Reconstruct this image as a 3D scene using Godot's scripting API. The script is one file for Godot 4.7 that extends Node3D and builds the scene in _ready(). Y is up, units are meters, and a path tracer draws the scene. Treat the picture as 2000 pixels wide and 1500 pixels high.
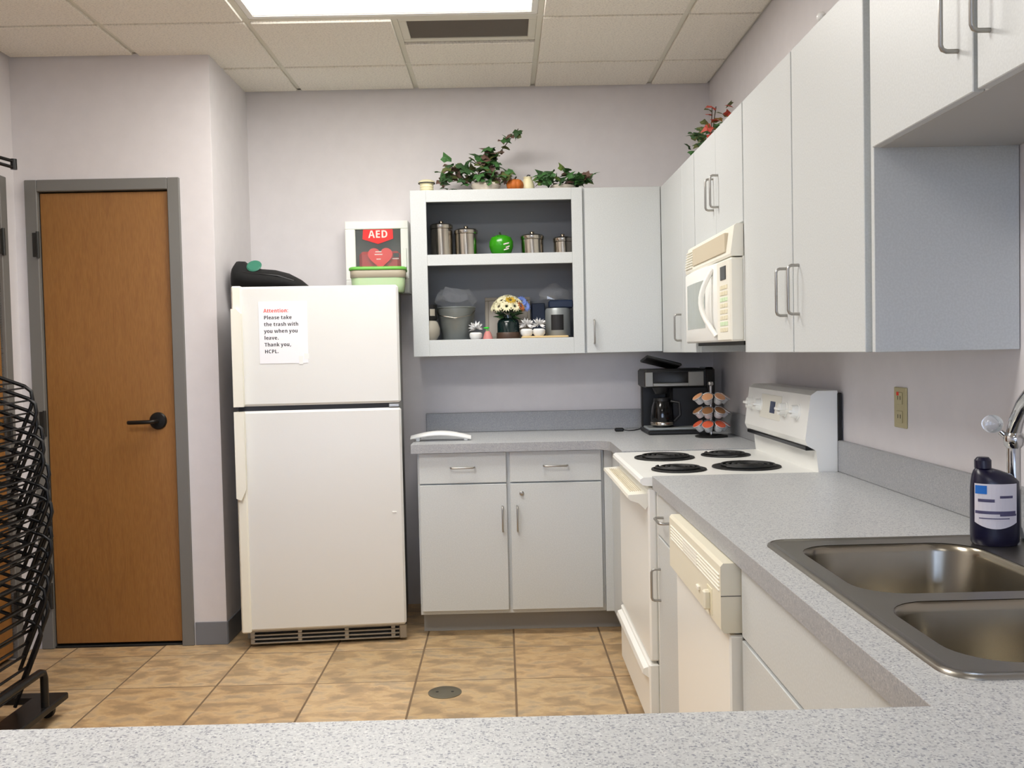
extends Node3D
# Small break-room kitchen seen over a peninsula counter. x right, y up, the camera looks towards -z.

const RW := 1.118      # inner face of the right wall (x)
const BW := -4.917     # inner face of the back wall (z)
const AW := -1.313     # inner face of the alcove side wall (x)
const DW := -4.296     # face of the wall that holds the near brown door (z)
const LW := -2.22      # inner face of the left wall (x)
const FW := 4.2        # inner face of the wall behind the camera (z)
const CH := 2.73       # ceiling height
const CX := -1.031     # ceiling grid origin x, z and pitch
const CZ := -3.902
const CP := 0.6096
const TX := -1.602     # floor tile grid origin x, z and pitch
const TZ := -3.743
const TP := 0.4064
const CT := 0.914      # counter top height
const FLAT := 4294967295
const PANELS := [Vector2i(0, -1), Vector2i(-1, -4), Vector2i(0, -9)]   # light panels: first column and row in the grid

var M := {}
var taken := {}
var rng := RandomNumberGenerator.new()


func _ready() -> void:
	# ------------------------------------------------------------ camera, sky, exposure
	var cam := Camera3D.new()
	cam.name = "camera"
	cam.fov = 45.0
	cam.position = Vector3(0, 1.3306, 0)
	cam.rotation = Vector3(-0.0340, -0.0095, -0.0218)
	cam.near = 0.02
	cam.current = true
	add_child(cam)
	var env := Environment.new()
	env.background_mode = Environment.BG_SKY
	var sky := Sky.new()
	var sm := ProceduralSkyMaterial.new()
	sm.sky_top_color = Color(0.55, 0.70, 0.95)
	sm.sky_horizon_color = Color(0.86, 0.91, 1.0)
	sm.ground_bottom_color = Color(0.42, 0.43, 0.42)
	sm.ground_horizon_color = Color(0.70, 0.72, 0.74)
	sm.sky_energy_multiplier = 3.1
	sm.ground_energy_multiplier = 2.2
	sky.sky_material = sm
	env.sky = sky
	env.ambient_light_source = Environment.AMBIENT_SOURCE_DISABLED
	env.tonemap_mode = Environment.TONE_MAPPER_LINEAR
	env.tonemap_exposure = 1.0
	env.sdfgi_enabled = true
	env.ssao_enabled = true
	env.ssil_enabled = true
	var we := WorldEnvironment.new()
	we.name = "world_environment"
	we.environment = env
	add_child(we)
	rng.seed = 7
	materials()
	# ------------------------------------------------------------ lamps: ceiling panels (x column, z row, light energy)
	ceiling_panel(0, 0, 3.4, "glowing two by four ceiling light panel above the kitchen floor")
	ceiling_panel(-1, -3, 4.2, "ceiling light panel over the peninsula counter")
	ceiling_panel(0, -8, 1.4, "ceiling light panel far behind the peninsula counter")
	# ------------------------------------------------------------ the setting
	room()
	ceiling()
	floor_tiles()
	doors()
	# ------------------------------------------------------------ the large things
	counters()
	base_cabinets()
	upper_cabinets()
	fridge()
	stove()
	dishwasher()
	microwave()
	sink()
	# ------------------------------------------------------------ the small things
	chair_stack()
	aed()
	fridge_top()
	shelf_upper()
	shelf_lower()
	cabinet_top()
	coffee_corner()
	sink_things()
	wall_bits()


# ================================================================ naming and nodes
func numbered(parent: Node, called: String) -> String:
	var key := str(parent.get_instance_id()) + called
	var n: int = taken.get(key, 0)
	taken[key] = n + 1
	return called if n == 0 else "%s_%03d" % [called, n]


func tag(o: Node, label: String, category: String, group := "", kind := "") -> void:
	o.set_meta("label", label)
	if category: o.set_meta("category", category)
	if group: o.set_meta("group", group)
	if kind: o.set_meta("kind", kind)


func thing(called: String, label: String, category: String, group := "", at := Vector3.ZERO, turn := 0.0) -> Node3D:
	var o := Node3D.new()
	o.name = numbered(self, called)
	add_child(o, true)
	o.position = at
	o.rotation.y = turn
	tag(o, label, category, group)
	return o


func part(parent: Node, called: String, st, mat: Material, at := Vector3.ZERO, rot := Vector3.ZERO) -> MeshInstance3D:
	var o := MeshInstance3D.new()
	o.name = numbered(parent, called)
	o.mesh = done(st) if st is SurfaceTool else st
	o.material_override = mat
	parent.add_child(o, true)
	o.position = at
	o.rotation = rot
	return o


func single(called: String, st, mat: Material, label: String, category: String, group := "", at := Vector3.ZERO, turn := 0.0) -> MeshInstance3D:
	var o := part(self, called, st, mat, at, Vector3(0, turn, 0))
	tag(o, label, category, group)
	return o


func struct(called: String, st, mat: Material, label: String, category: String) -> MeshInstance3D:
	var o := part(self, called, st, mat)
	tag(o, label, category, "", "structure")
	return o


func twin(src: Node3D, label: String, at: Vector3, turn := 0.0) -> Node3D:
	var o: Node3D = src.duplicate()
	o.name = numbered(self, str(src.name))
	add_child(o, true)
	o.position = at
	o.rotation.y = turn
	o.set_meta("label", label)
	return o


# ================================================================ mesh helpers
func mb() -> SurfaceTool:
	var st := SurfaceTool.new()
	st.begin(Mesh.PRIMITIVE_TRIANGLES)
	st.set_smooth_group(FLAT)
	return st


func done(st: SurfaceTool) -> ArrayMesh:
	st.generate_normals()
	return st.commit()


func tri(st: SurfaceTool, a: Vector3, b: Vector3, c: Vector3, n: Vector3) -> void:
	if (b - a).cross(c - a).dot(n) > 0.0:
		st.add_vertex(a); st.add_vertex(c); st.add_vertex(b)
	else:
		st.add_vertex(a); st.add_vertex(b); st.add_vertex(c)


func quad(st: SurfaceTool, a: Vector3, b: Vector3, c: Vector3, d: Vector3, n: Vector3) -> void:
	tri(st, a, b, c, n)
	tri(st, a, c, d, n)


# chamfered box between two corners
func box(st: SurfaceTool, a: Vector3, b: Vector3, c := 0.0, xf := Transform3D()) -> void:
	st.set_smooth_group(FLAT)
	var lo := Vector3(minf(a.x, b.x), minf(a.y, b.y), minf(a.z, b.z))
	var hi := Vector3(maxf(a.x, b.x), maxf(a.y, b.y), maxf(a.z, b.z))
	var mid := (lo + hi) / 2
	var h := (hi - lo) / 2
	c = minf(c, minf(h.x, minf(h.y, h.z)) * 0.95)
	for ax in 3:
		var u := (ax + 1) % 3
		var v := (ax + 2) % 3
		for s in [-1.0, 1.0]:
			var q := []
			for k in [[-1, -1], [1, -1], [1, 1], [-1, 1]]:
				var p := Vector3.ZERO
				p[ax] = s * h[ax]
				p[u] = k[0] * (h[u] - c)
				p[v] = k[1] * (h[v] - c)
				q.append(p)
			var n := Vector3.ZERO
			n[ax] = s
			quad(st, xf * (mid + q[0]), xf * (mid + q[1]), xf * (mid + q[2]), xf * (mid + q[3]), xf.basis * n)
	if c <= 0.0:
		return
	for ax in 3:      # edges that run along ax
		var u := (ax + 1) % 3
		var v := (ax + 2) % 3
		for su in [-1.0, 1.0]:
			for sv in [-1.0, 1.0]:
				var q := []
				for k in [[-1, 0], [1, 0], [1, 1], [-1, 1]]:
					var p := Vector3.ZERO
					p[ax] = k[0] * (h[ax] - c)
					p[u] = su * (h[u] - (c if k[1] else 0.0))
					p[v] = sv * (h[v] - (0.0 if k[1] else c))
					q.append(p)
				var n := Vector3.ZERO
				n[u] = su
				n[v] = sv
				quad(st, xf * (mid + q[0]), xf * (mid + q[1]), xf * (mid + q[2]), xf * (mid + q[3]), xf.basis * n)
	for sx in [-1.0, 1.0]:
		for sy in [-1.0, 1.0]:
			for sz in [-1.0, 1.0]:
				var s := Vector3(sx, sy, sz)
				var p := []
				for ax in 3:
					var w := h - Vector3(c, c, c)
					w[ax] = h[ax]
					p.append(xf * (mid + s * w))
				tri(st, p[0], p[1], p[2], xf.basis * s)


func bx(a: Vector3, b: Vector3, c := 0.0) -> SurfaceTool:
	var st := mb()
	box(st, a, b, c)
	return st


# lathe round y: profile of (radius, y) going up outside; a step of more than 35 degrees stays sharp
func lathe(st: SurfaceTool, prof: Array, seg := 24, xf := Transform3D()) -> void:
	var g := 1
	for i in range(prof.size() - 1):
		if i > 0:
			var d0: Vector2 = prof[i] - prof[i - 1]
			var d1: Vector2 = prof[i + 1] - prof[i]
			if absf(d0.angle_to(d1)) > 0.62:
				g += 1
		st.set_smooth_group(g)
		for k in seg:
			var a0 := TAU * k / seg
			var a1 := TAU * ((k + 1) % seg) / seg
			var p00 := xf * Vector3(cos(a0) * prof[i].x, prof[i].y, sin(a0) * prof[i].x)
			var p10 := xf * Vector3(cos(a1) * prof[i].x, prof[i].y, sin(a1) * prof[i].x)
			var p01 := xf * Vector3(cos(a0) * prof[i + 1].x, prof[i + 1].y, sin(a0) * prof[i + 1].x)
			var p11 := xf * Vector3(cos(a1) * prof[i + 1].x, prof[i + 1].y, sin(a1) * prof[i + 1].x)
			if prof[i].x > 1e-6:
				st.add_vertex(p00); st.add_vertex(p10); st.add_vertex(p11)
			if prof[i + 1].x > 1e-6:
				st.add_vertex(p00); st.add_vertex(p11); st.add_vertex(p01)
	st.set_smooth_group(FLAT)


func lt(prof: Array, seg := 24, xf := Transform3D()) -> SurfaceTool:
	var st := mb()
	lathe(st, prof, seg, xf)
	return st


func ball(st: SurfaceTool, r: Vector3, at: Vector3, n := 8, seg := 14) -> void:
	var prof := []
	for i in n + 1:
		var a := -PI / 2 + PI * i / n
		prof.append(Vector2(maxf(cos(a), 0.0), sin(a)))
	lathe(st, prof, seg, Transform3D(Basis.from_scale(r), at))


# tube along points
func tube(st: SurfaceTool, pts: Array, r: float, sides := 8, caps := true) -> void:
	var rings := []
	var up := Vector3.UP
	for i in pts.size():
		var t: Vector3
		if i == 0: t = pts[1] - pts[0]
		elif i == pts.size() - 1: t = pts[i] - pts[i - 1]
		else: t = (pts[i] - pts[i - 1]).normalized() + (pts[i + 1] - pts[i]).normalized()
		t = t.normalized()
		if i == 0:
			up = Vector3.UP if absf(t.y) < 0.9 else Vector3.RIGHT
		var u := up.cross(t).normalized()
		up = t.cross(u).normalized()
		var ring := []
		for k in sides:
			var a := TAU * k / sides
			ring.append(pts[i] + (u * cos(a) + up * sin(a)) * r)
		rings.append(ring)
	loft(st, rings, caps, caps)


# skin over rings of equal length
func loft(st: SurfaceTool, rings: Array, cap0 := true, cap1 := true, inward := false, group := 1) -> void:
	st.set_smooth_group(group)
	var cs := []
	for r in rings:
		var c := Vector3.ZERO
		for p in r: c += p
		cs.append(c / r.size())
	var sg := -1.0 if inward else 1.0
	for i in range(rings.size() - 1):
		var n: int = rings[i].size()
		for k in n:
			var a: Vector3 = rings[i][k]
			var b: Vector3 = rings[i][(k + 1) % n]
			var c: Vector3 = rings[i + 1][(k + 1) % n]
			var d: Vector3 = rings[i + 1][k]
			var nn: Vector3 = ((a + b + c + d) / 4 - (cs[i] + cs[i + 1]) / 2) * sg
			if a.distance_squared_to(b) > 1e-12: tri(st, a, b, c, nn)
			if c.distance_squared_to(d) > 1e-12: tri(st, a, c, d, nn)
	st.set_smooth_group(FLAT)
	if cap0: fan(st, rings[0], (cs[0] - cs[1]) * sg)
	if cap1: fan(st, rings[-1], (cs[-1] - cs[-2]) * sg)


func fan(st: SurfaceTool, ring: Array, n: Vector3) -> void:
	var c := Vector3.ZERO
	for p in ring: c += p
	c /= ring.size()
	for k in ring.size():
		if ring[k].distance_squared_to(ring[(k + 1) % ring.size()]) > 1e-12:
			tri(st, c, ring[k], ring[(k + 1) % ring.size()], n)


# prism: polygon in the plane (o, u, v), swept along d
func prism(st: SurfaceTool, poly: PackedVector2Array, o: Vector3, u: Vector3, v: Vector3, d: Vector3) -> void:
	st.set_smooth_group(FLAT)
	var idx := Geometry2D.triangulate_polygon(poly)
	var area := 0.0
	for i in poly.size():
		area += poly[i].cross(poly[(i + 1) % poly.size()])
	var w := u.cross(v).normalized()
	var sg := 1.0 if area > 0.0 else -1.0
	var p := []
	for q in poly: p.append(o + u * q.x + v * q.y)
	for i in range(0, idx.size(), 3):
		tri(st, p[idx[i]], p[idx[i + 1]], p[idx[i + 2]], -d)
		tri(st, p[idx[i]] + d, p[idx[i + 1]] + d, p[idx[i + 2]] + d, d)
	for i in poly.size():
		var a: Vector3 = p[i]
		var b: Vector3 = p[(i + 1) % poly.size()]
		quad(st, a, b, b + d, a + d, (b - a).cross(w) * sg)


func rrect(x0: float, y0: float, x1: float, y1: float, r: float, n := 5) -> PackedVector2Array:
	var out := PackedVector2Array()
	for q in [[x1 - r, y1 - r, 0.0], [x0 + r, y1 - r, PI / 2], [x0 + r, y0 + r, PI], [x1 - r, y0 + r, PI * 1.5]]:
		for i in n + 1:
			var a: float = q[2] + PI / 2 * i / n
			out.append(Vector2(q[0] + cos(a) * r, q[1] + sin(a) * r))
	return out


# wire pull with two posts: length along "along", standing off by "out"
func pull(st: SurfaceTool, c: Vector3, along: Vector3, out: Vector3, length := 0.102, stand := 0.030, r := 0.0042) -> void:
	var h := along * (length / 2)
	var k := along * 0.010
	tube(st, [c - h, c - h + out * (stand - 0.010), c - h + k * 0.3 + out * (stand - 0.003), c - h + k + out * stand,
		c + h - k + out * stand, c + h - k * 0.3 + out * (stand - 0.003), c + h + out * (stand - 0.010), c + h], r, 8)


func pl(c: Vector3, along: Vector3, out: Vector3, length := 0.102) -> SurfaceTool:
	var st := mb()
	pull(st, c, along, out, length)
	return st


# ================================================================ materials
func mat(c: Color, rough := 0.6, metal := 0.0, spec := 0.5) -> StandardMaterial3D:
	var m := StandardMaterial3D.new()
	m.albedo_color = c
	m.roughness = rough
	m.metallic = metal
	m.metallic_specular = spec
	return m


func tri_map(m: StandardMaterial3D, scale: Vector3, offset := Vector3.ZERO) -> void:
	m.uv1_triplanar = true
	m.uv1_world_triplanar = true
	m.uv1_scale = scale
	m.uv1_offset = offset


func ramp(cols: Array, offs: Array) -> Gradient:
	var g := Gradient.new()
	g.offsets = PackedFloat32Array(offs)
	g.colors = PackedColorArray(cols)
	return g


func noise_tex(freq: float, octaves: int, cols: Array, offs: Array, sd: int, size := 512, kind := FastNoiseLite.TYPE_SIMPLEX_SMOOTH) -> NoiseTexture2D:
	var f := FastNoiseLite.new()
	f.seed = sd
	f.noise_type = kind
	f.frequency = freq
	f.fractal_octaves = octaves
	var t := NoiseTexture2D.new()
	t.width = size
	t.height = size
	t.seamless = true
	t.noise = f
	t.color_ramp = ramp(cols, offs)
	return t


# speckled laminate: flecks of a few tones on a pale ground
func speckle_tex(size: int, ground: Color, flecks: Array, count: int, sd: int, rmax: float) -> ImageTexture:
	var im := Image.create(size, size, false, Image.FORMAT_RGB8)
	im.fill(ground)
	var r := RandomNumberGenerator.new()
	r.seed = sd
	for i in count:
		var c: Color = flecks[r.randi() % flecks.size()]
		var w := 1 + int(r.randf() * rmax)
		var h := 1 + int(r.randf() * rmax)
		var x := r.randi() % size
		var y := r.randi() % size
		im.fill_rect(Rect2i(x, y, mini(w, size - x), mini(h, size - y)), c)
	return ImageTexture.create_from_image(im)


func materials() -> void:
	var wt := noise_tex(0.02, 3, [Color(0.988, 0.988, 0.988), Color(1, 1, 1)], [0.2, 0.8], 3, 256)
	M.wall = mat(Color(0.875, 0.86, 0.865), 0.75)
	M.wall.albedo_texture = wt
	tri_map(M.wall, Vector3.ONE * 1.5)
	var pt := noise_tex(0.09, 3, [Color(0.90, 0.90, 0.90), Color(1, 1, 1), Color(0.97, 0.97, 0.96)], [0.25, 0.5, 0.8], 5, 512)
	M.tile_ceiling = mat(Color(0.97, 0.95, 0.91), 0.95, 0.0, 0.2)
	M.tile_ceiling.albedo_texture = pt
	tri_map(M.tile_ceiling, Vector3(1.7, 1.7, 3.2))
	M.grid = mat(Color(0.88, 0.87, 0.82), 0.7)
	M.void = mat(Color(0.35, 0.34, 0.32), 0.9)
	M.vent = mat(Color(0.46, 0.44, 0.41), 0.7)
	M.laminate = mat(Color(0.805, 0.82, 0.82), 0.42)
	M.laminate.albedo_texture = noise_tex(0.2, 2, [Color(0.97, 0.97, 0.97), Color(1, 1, 1)], [0.3, 0.7], 11, 256)
	tri_map(M.laminate, Vector3.ONE * 3.0)
	M.carcass = mat(Color(0.70, 0.70, 0.69), 0.5)
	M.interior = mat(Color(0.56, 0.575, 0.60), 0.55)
	M.toe = mat(Color(0.62, 0.615, 0.60), 0.6)
	M.counter = mat(Color(1, 1, 1), 0.30)
	M.counter.albedo_texture = speckle_tex(512, Color(0.765, 0.775, 0.775), [Color(0.62, 0.63, 0.65), Color(0.66, 0.67, 0.68), Color(0.84, 0.85, 0.84), Color(0.80, 0.80, 0.80), Color(0.52, 0.53, 0.57), Color(0.77, 0.78, 0.78)], 16000, 21, 5.0)
	tri_map(M.counter, Vector3.ONE * 3.2)
	M.counter_edge = mat(Color(1, 1, 1), 0.4)
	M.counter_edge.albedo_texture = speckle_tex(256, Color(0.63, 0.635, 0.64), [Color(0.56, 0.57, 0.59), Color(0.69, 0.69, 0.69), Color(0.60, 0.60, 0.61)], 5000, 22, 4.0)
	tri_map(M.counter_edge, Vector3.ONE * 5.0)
	M.pull = mat(Color(0.66, 0.65, 0.63), 0.32, 0.9)
	M.white = mat(Color(0.95, 0.95, 0.93), 0.28)
	M.white_bump = mat(Color(0.88, 0.88, 0.868), 0.36)
	M.white_bump.normal_enabled = true
	var pb := noise_tex(0.12, 2, [Color(0, 0, 0), Color(1, 1, 1)], [0.0, 1.0], 31, 256)
	pb.as_normal_map = true
	pb.color_ramp = null
	pb.bump_strength = 1.2
	M.white_bump.normal_texture = pb
	M.white_bump.normal_scale = 0.25
	tri_map(M.white_bump, Vector3.ONE * 9.0)
	M.almond = mat(Color(0.90, 0.875, 0.79), 0.35)
	M.cream = mat(Color(0.93, 0.92, 0.87), 0.35)
	M.fridge_side = mat(Color(0.52, 0.52, 0.50), 0.5)  # set darker: the shadow on the side of the fridge is in this colour
	M.gasket = mat(Color(0.16, 0.17, 0.20), 0.7)
	M.black = mat(Color(0.035, 0.035, 0.04), 0.45)
	M.black_gloss = mat(Color(0.03, 0.03, 0.035), 0.12)
	M.black_metal = mat(Color(0.075, 0.072, 0.072), 0.38, 0.3)
	M.black_cloth = mat(Color(0.045, 0.045, 0.048), 0.85)
	M.dark = mat(Color(0.12, 0.12, 0.12), 0.6)
	M.steel = mat(Color(0.74, 0.71, 0.66), 0.17, 1.0)
	M.steel_brush = mat(Color(0.60, 0.585, 0.55), 0.33, 1.0)
	M.steel_bowl = mat(Color(0.58, 0.555, 0.50), 0.24, 1.0)
	M.chrome = mat(Color(0.80, 0.80, 0.80), 0.07, 1.0)
	M.frame = mat(Color(0.46, 0.455, 0.44), 0.5)
	M.baseboard = mat(Color(0.47, 0.48, 0.505), 0.6)
	M.bronze = mat(Color(0.16, 0.15, 0.14), 0.35, 0.6)
	M.hinge = mat(Color(0.22, 0.22, 0.21), 0.45, 0.5)
	# wood: two stretched noises, one over the other
	M.wood = mat(Color(1, 1, 1), 0.45)
	M.wood.albedo_texture = noise_tex(0.02, 4, [Color(0.575, 0.395, 0.20), Color(0.605, 0.42, 0.215), Color(0.59, 0.41, 0.208), Color(0.615, 0.43, 0.222)], [0.2, 0.45, 0.6, 0.85], 41, 512)
	tri_map(M.wood, Vector3(3.2, 0.35, 3.2))
	M.wood.detail_enabled = true
	M.wood.detail_blend_mode = BaseMaterial3D.BLEND_MODE_MUL
	M.wood.detail_albedo = noise_tex(0.09, 2, [Color(0.955, 0.95, 0.94), Color(1, 1, 1)], [0.3, 0.7], 43, 512)
	M.wood.uv2_triplanar = true
	M.wood.uv2_world_triplanar = true
	M.wood.uv2_scale = Vector3(6.0, 0.5, 6.0)
	M.wood_light = mat(Color(0.72, 0.55, 0.36), 0.6)
	# floor tiles: one slate pattern, four offsets and tones
	var ft := noise_tex(0.0085, 6, [Color(0.66, 0.565, 0.44), Color(0.735, 0.62, 0.475), Color(0.775, 0.655, 0.495), Color(0.825, 0.71, 0.54), Color(0.775, 0.67, 0.53), Color(0.69, 0.61, 0.50)], [0.22, 0.38, 0.48, 0.58, 0.70, 0.86], 51, 1024)
	ft.noise.domain_warp_enabled = true
	ft.noise.domain_warp_amplitude = 55.0
	ft.noise.domain_warp_frequency = 0.012
	for k in 4:
		var f := mat([Color(1, 1, 1), Color(0.97, 0.955, 0.935), Color(0.985, 0.975, 0.96), Color(0.95, 0.95, 0.94)][k], 0.42)
		f.albedo_texture = ft
		tri_map(f, Vector3(0.62, 0.75, 1.05), Vector3(0.31 * k, 0.0, 0.47 * k))
		M["tile%d" % k] = f
	M.grout = mat(Color(0.47, 0.39, 0.30), 0.9)
	M.far_floor = mat(Color(0.50, 0.45, 0.38), 0.9)
	M.drain = mat(Color(0.44, 0.42, 0.36), 0.4, 0.5)
	M.paper = mat(Color(0.94, 0.94, 0.96), 0.5)
	M.ink = mat(Color(0.16, 0.16, 0.18), 0.7)
	M.ink_red = mat(Color(0.90, 0.25, 0.17), 0.7)
	M.red = mat(Color(0.93, 0.10, 0.08), 0.4)
	M.red_dark = mat(Color(0.74, 0.09, 0.09), 0.5)
	M.sign_white = mat(Color(0.95, 0.88, 0.86), 0.5)
	M.glass = mat(Color(0.9, 0.95, 0.95, 0.06), 0.03)
	M.glass.transparency = BaseMaterial3D.TRANSPARENCY_ALPHA
	M.film = mat(Color(0.9, 0.92, 0.95, 0.07), 0.08)
	M.film.transparency = BaseMaterial3D.TRANSPARENCY_ALPHA
	M.tub = mat(Color(0.74, 0.84, 0.66), 0.25)
	M.tub.subsurf_scatter_enabled = true
	M.tub.subsurf_scatter_strength = 0.2
	M.tub_band = mat(Color(0.66, 0.62, 0.54), 0.5)
	M.lime = mat(Color(0.42, 0.72, 0.28), 0.4)
	M.apple = mat(Color(0.20, 0.58, 0.07), 0.18)
	M.stem_brown = mat(Color(0.16, 0.20, 0.10), 0.6)
	M.aed_back = mat(Color(0.36, 0.33, 0.31), 0.7)
	M.teal = mat(Color(0.20, 0.47, 0.38), 0.5)
	M.galv = mat(Color(0.52, 0.54, 0.53), 0.42, 0.55)
	M.stone = mat(Color(0.62, 0.60, 0.55), 0.7)
	M.petal_cream = mat(Color(0.88, 0.86, 0.72), 0.7)
	M.petal_yellow = mat(Color(0.74, 0.60, 0.14), 0.7)
	M.petal_orange = mat(Color(0.72, 0.42, 0.22), 0.7)
	M.petal_white = mat(Color(0.90, 0.90, 0.90), 0.6)
	M.blue_leaf = mat(Color(0.42, 0.52, 0.80), 0.6)
	M.pot_white = mat(Color(0.93, 0.93, 0.92), 0.3)
	M.pink = mat(Color(0.80, 0.52, 0.50), 0.6)
	M.spring = mat(Color(0.22, 0.85, 0.25), 0.5)
	M.navy = mat(Color(0.055, 0.13, 0.24), 0.5)
	M.navy_bottle = mat(Color(0.05, 0.045, 0.16), 0.3)
	M.frame_pale = mat(Color(0.62, 0.59, 0.54), 0.6)
	M.frame_mat = mat(Color(0.70, 0.67, 0.63), 0.7)
	M.jar_dark = mat(Color(0.06, 0.13, 0.13), 0.15)
	M.jar_rust = mat(Color(0.30, 0.22, 0.17), 0.5)
	M.tin = mat(Color(0.58, 0.60, 0.60), 0.4, 0.4)
	M.label_black = mat(Color(0.05, 0.045, 0.05), 0.5)
	M.tan = mat(Color(0.85, 0.74, 0.54), 0.6)
	M.jar_cream = mat(Color(0.90, 0.87, 0.72), 0.4)
	M.planter = mat(Color(0.86, 0.82, 0.76), 0.7)
	M.pumpkin = mat(Color(0.74, 0.40, 0.12), 0.6)
	M.stalk = mat(Color(0.22, 0.20, 0.10), 0.7)
	for q in [["leaf_green", Color(0.22, 0.4, 0.19)], ["leaf_deep", Color(0.17, 0.3, 0.15)], ["leaf_olive", Color(0.33, 0.36, 0.18)], ["leaf_purple", Color(0.4, 0.3, 0.26)], ["leaf_lime", Color(0.36, 0.46, 0.18)], ["leaf_red", Color(0.68, 0.25, 0.20)], ["leaf_gold", Color(0.58, 0.44, 0.18)]]:
		M[q[0]] = mat(q[1], 0.6)
		M[q[0]].backlight_enabled = true
		M[q[0]].backlight = Color(0.08, 0.10, 0.05)
	M.pod_white = mat(Color(0.80, 0.80, 0.80), 0.4)
	M.foil0 = mat(Color(0.78, 0.34, 0.22), 0.35)
	M.foil1 = mat(Color(0.50, 0.34, 0.20), 0.35)
	M.foil2 = mat(Color(0.80, 0.58, 0.42), 0.35)
	M.screen_blue = mat(Color(0.14, 0.20, 0.34), 0.3)
	M.key_green = mat(Color(0.82, 0.90, 0.76), 0.5)
	M.key_tan = mat(Color(0.89, 0.86, 0.75), 0.5)
	M.slat_tan = mat(Color(0.80, 0.755, 0.66), 0.5)
	M.window_grey = mat(Color(0.66, 0.69, 0.67), 0.2)
	M.coil = mat(Color(0.055, 0.055, 0.055), 0.6)
	M.outlet = mat(Color(0.72, 0.68, 0.52), 0.45)
	M.acrylic = mat(Color(0.93, 0.95, 0.97, 0.1), 0.05)
	M.acrylic.refraction_enabled = true
	M.acrylic.refraction_scale = 0.045
	M.label_white = mat(Color(0.84, 0.82, 0.84), 0.5)
	M.label_blue = mat(Color(0.10, 0.42, 0.75), 0.5)
	M.label_grey = mat(Color(0.30, 0.28, 0.40), 0.5)
	M.lens = mat(Color(0.95, 0.95, 0.93), 0.5)
	M.lens.emission_enabled = true
	M.lens.emission = Color(1.0, 0.985, 0.96)
	M.lens.emission_energy_multiplier = 1.6


# ================================================================ lamps
func ceiling_panel(col: int, row: int, energy: float, label: String) -> void:
	var x0 := CX + col * CP
	var z1 := CZ - row * CP            # far edge
	var o := thing("ceiling_light", label, "ceiling light", "", Vector3(x0 + CP, CH, z1 + CP / 2))
	var st := mb()
	var w := CP - 0.012
	var d := CP / 2 - 0.012
	box(st, Vector3(-w, 0.0, -d), Vector3(w, 0.014, -d + 0.030), 0.003)
	box(st, Vector3(-w, 0.0, d - 0.030), Vector3(w, 0.014, d), 0.003)
	box(st, Vector3(-w, 0.0, -d + 0.030), Vector3(-w + 0.030, 0.014, d - 0.030), 0.003)
	box(st, Vector3(w - 0.030, 0.0, -d + 0.030), Vector3(w, 0.014, d - 0.030), 0.003)
	part(o, "frame", st, M.white)
	part(o, "diffuser", bx(Vector3(-w + 0.028, 0.006, -d + 0.028), Vector3(w - 0.028, 0.012, d - 0.028)), M.lens)
	part(o, "housing", bx(Vector3(-w, 0.016, -d), Vector3(w, 0.09, d)), M.white)
	var l := AreaLight3D.new()
	l.name = "lamp_light"
	l.area_size = Vector2(2 * w - 0.06, 2 * d - 0.06)
	l.light_color = Color(1.0, 0.985, 0.965)
	l.light_energy = energy
	l.shadow_enabled = true
	l.set("area_range", 14.0)
	l.rotation = Vector3(-PI / 2, 0, 0)
	l.position = Vector3(0, 0.002, 0)
	o.add_child(l)


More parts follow.
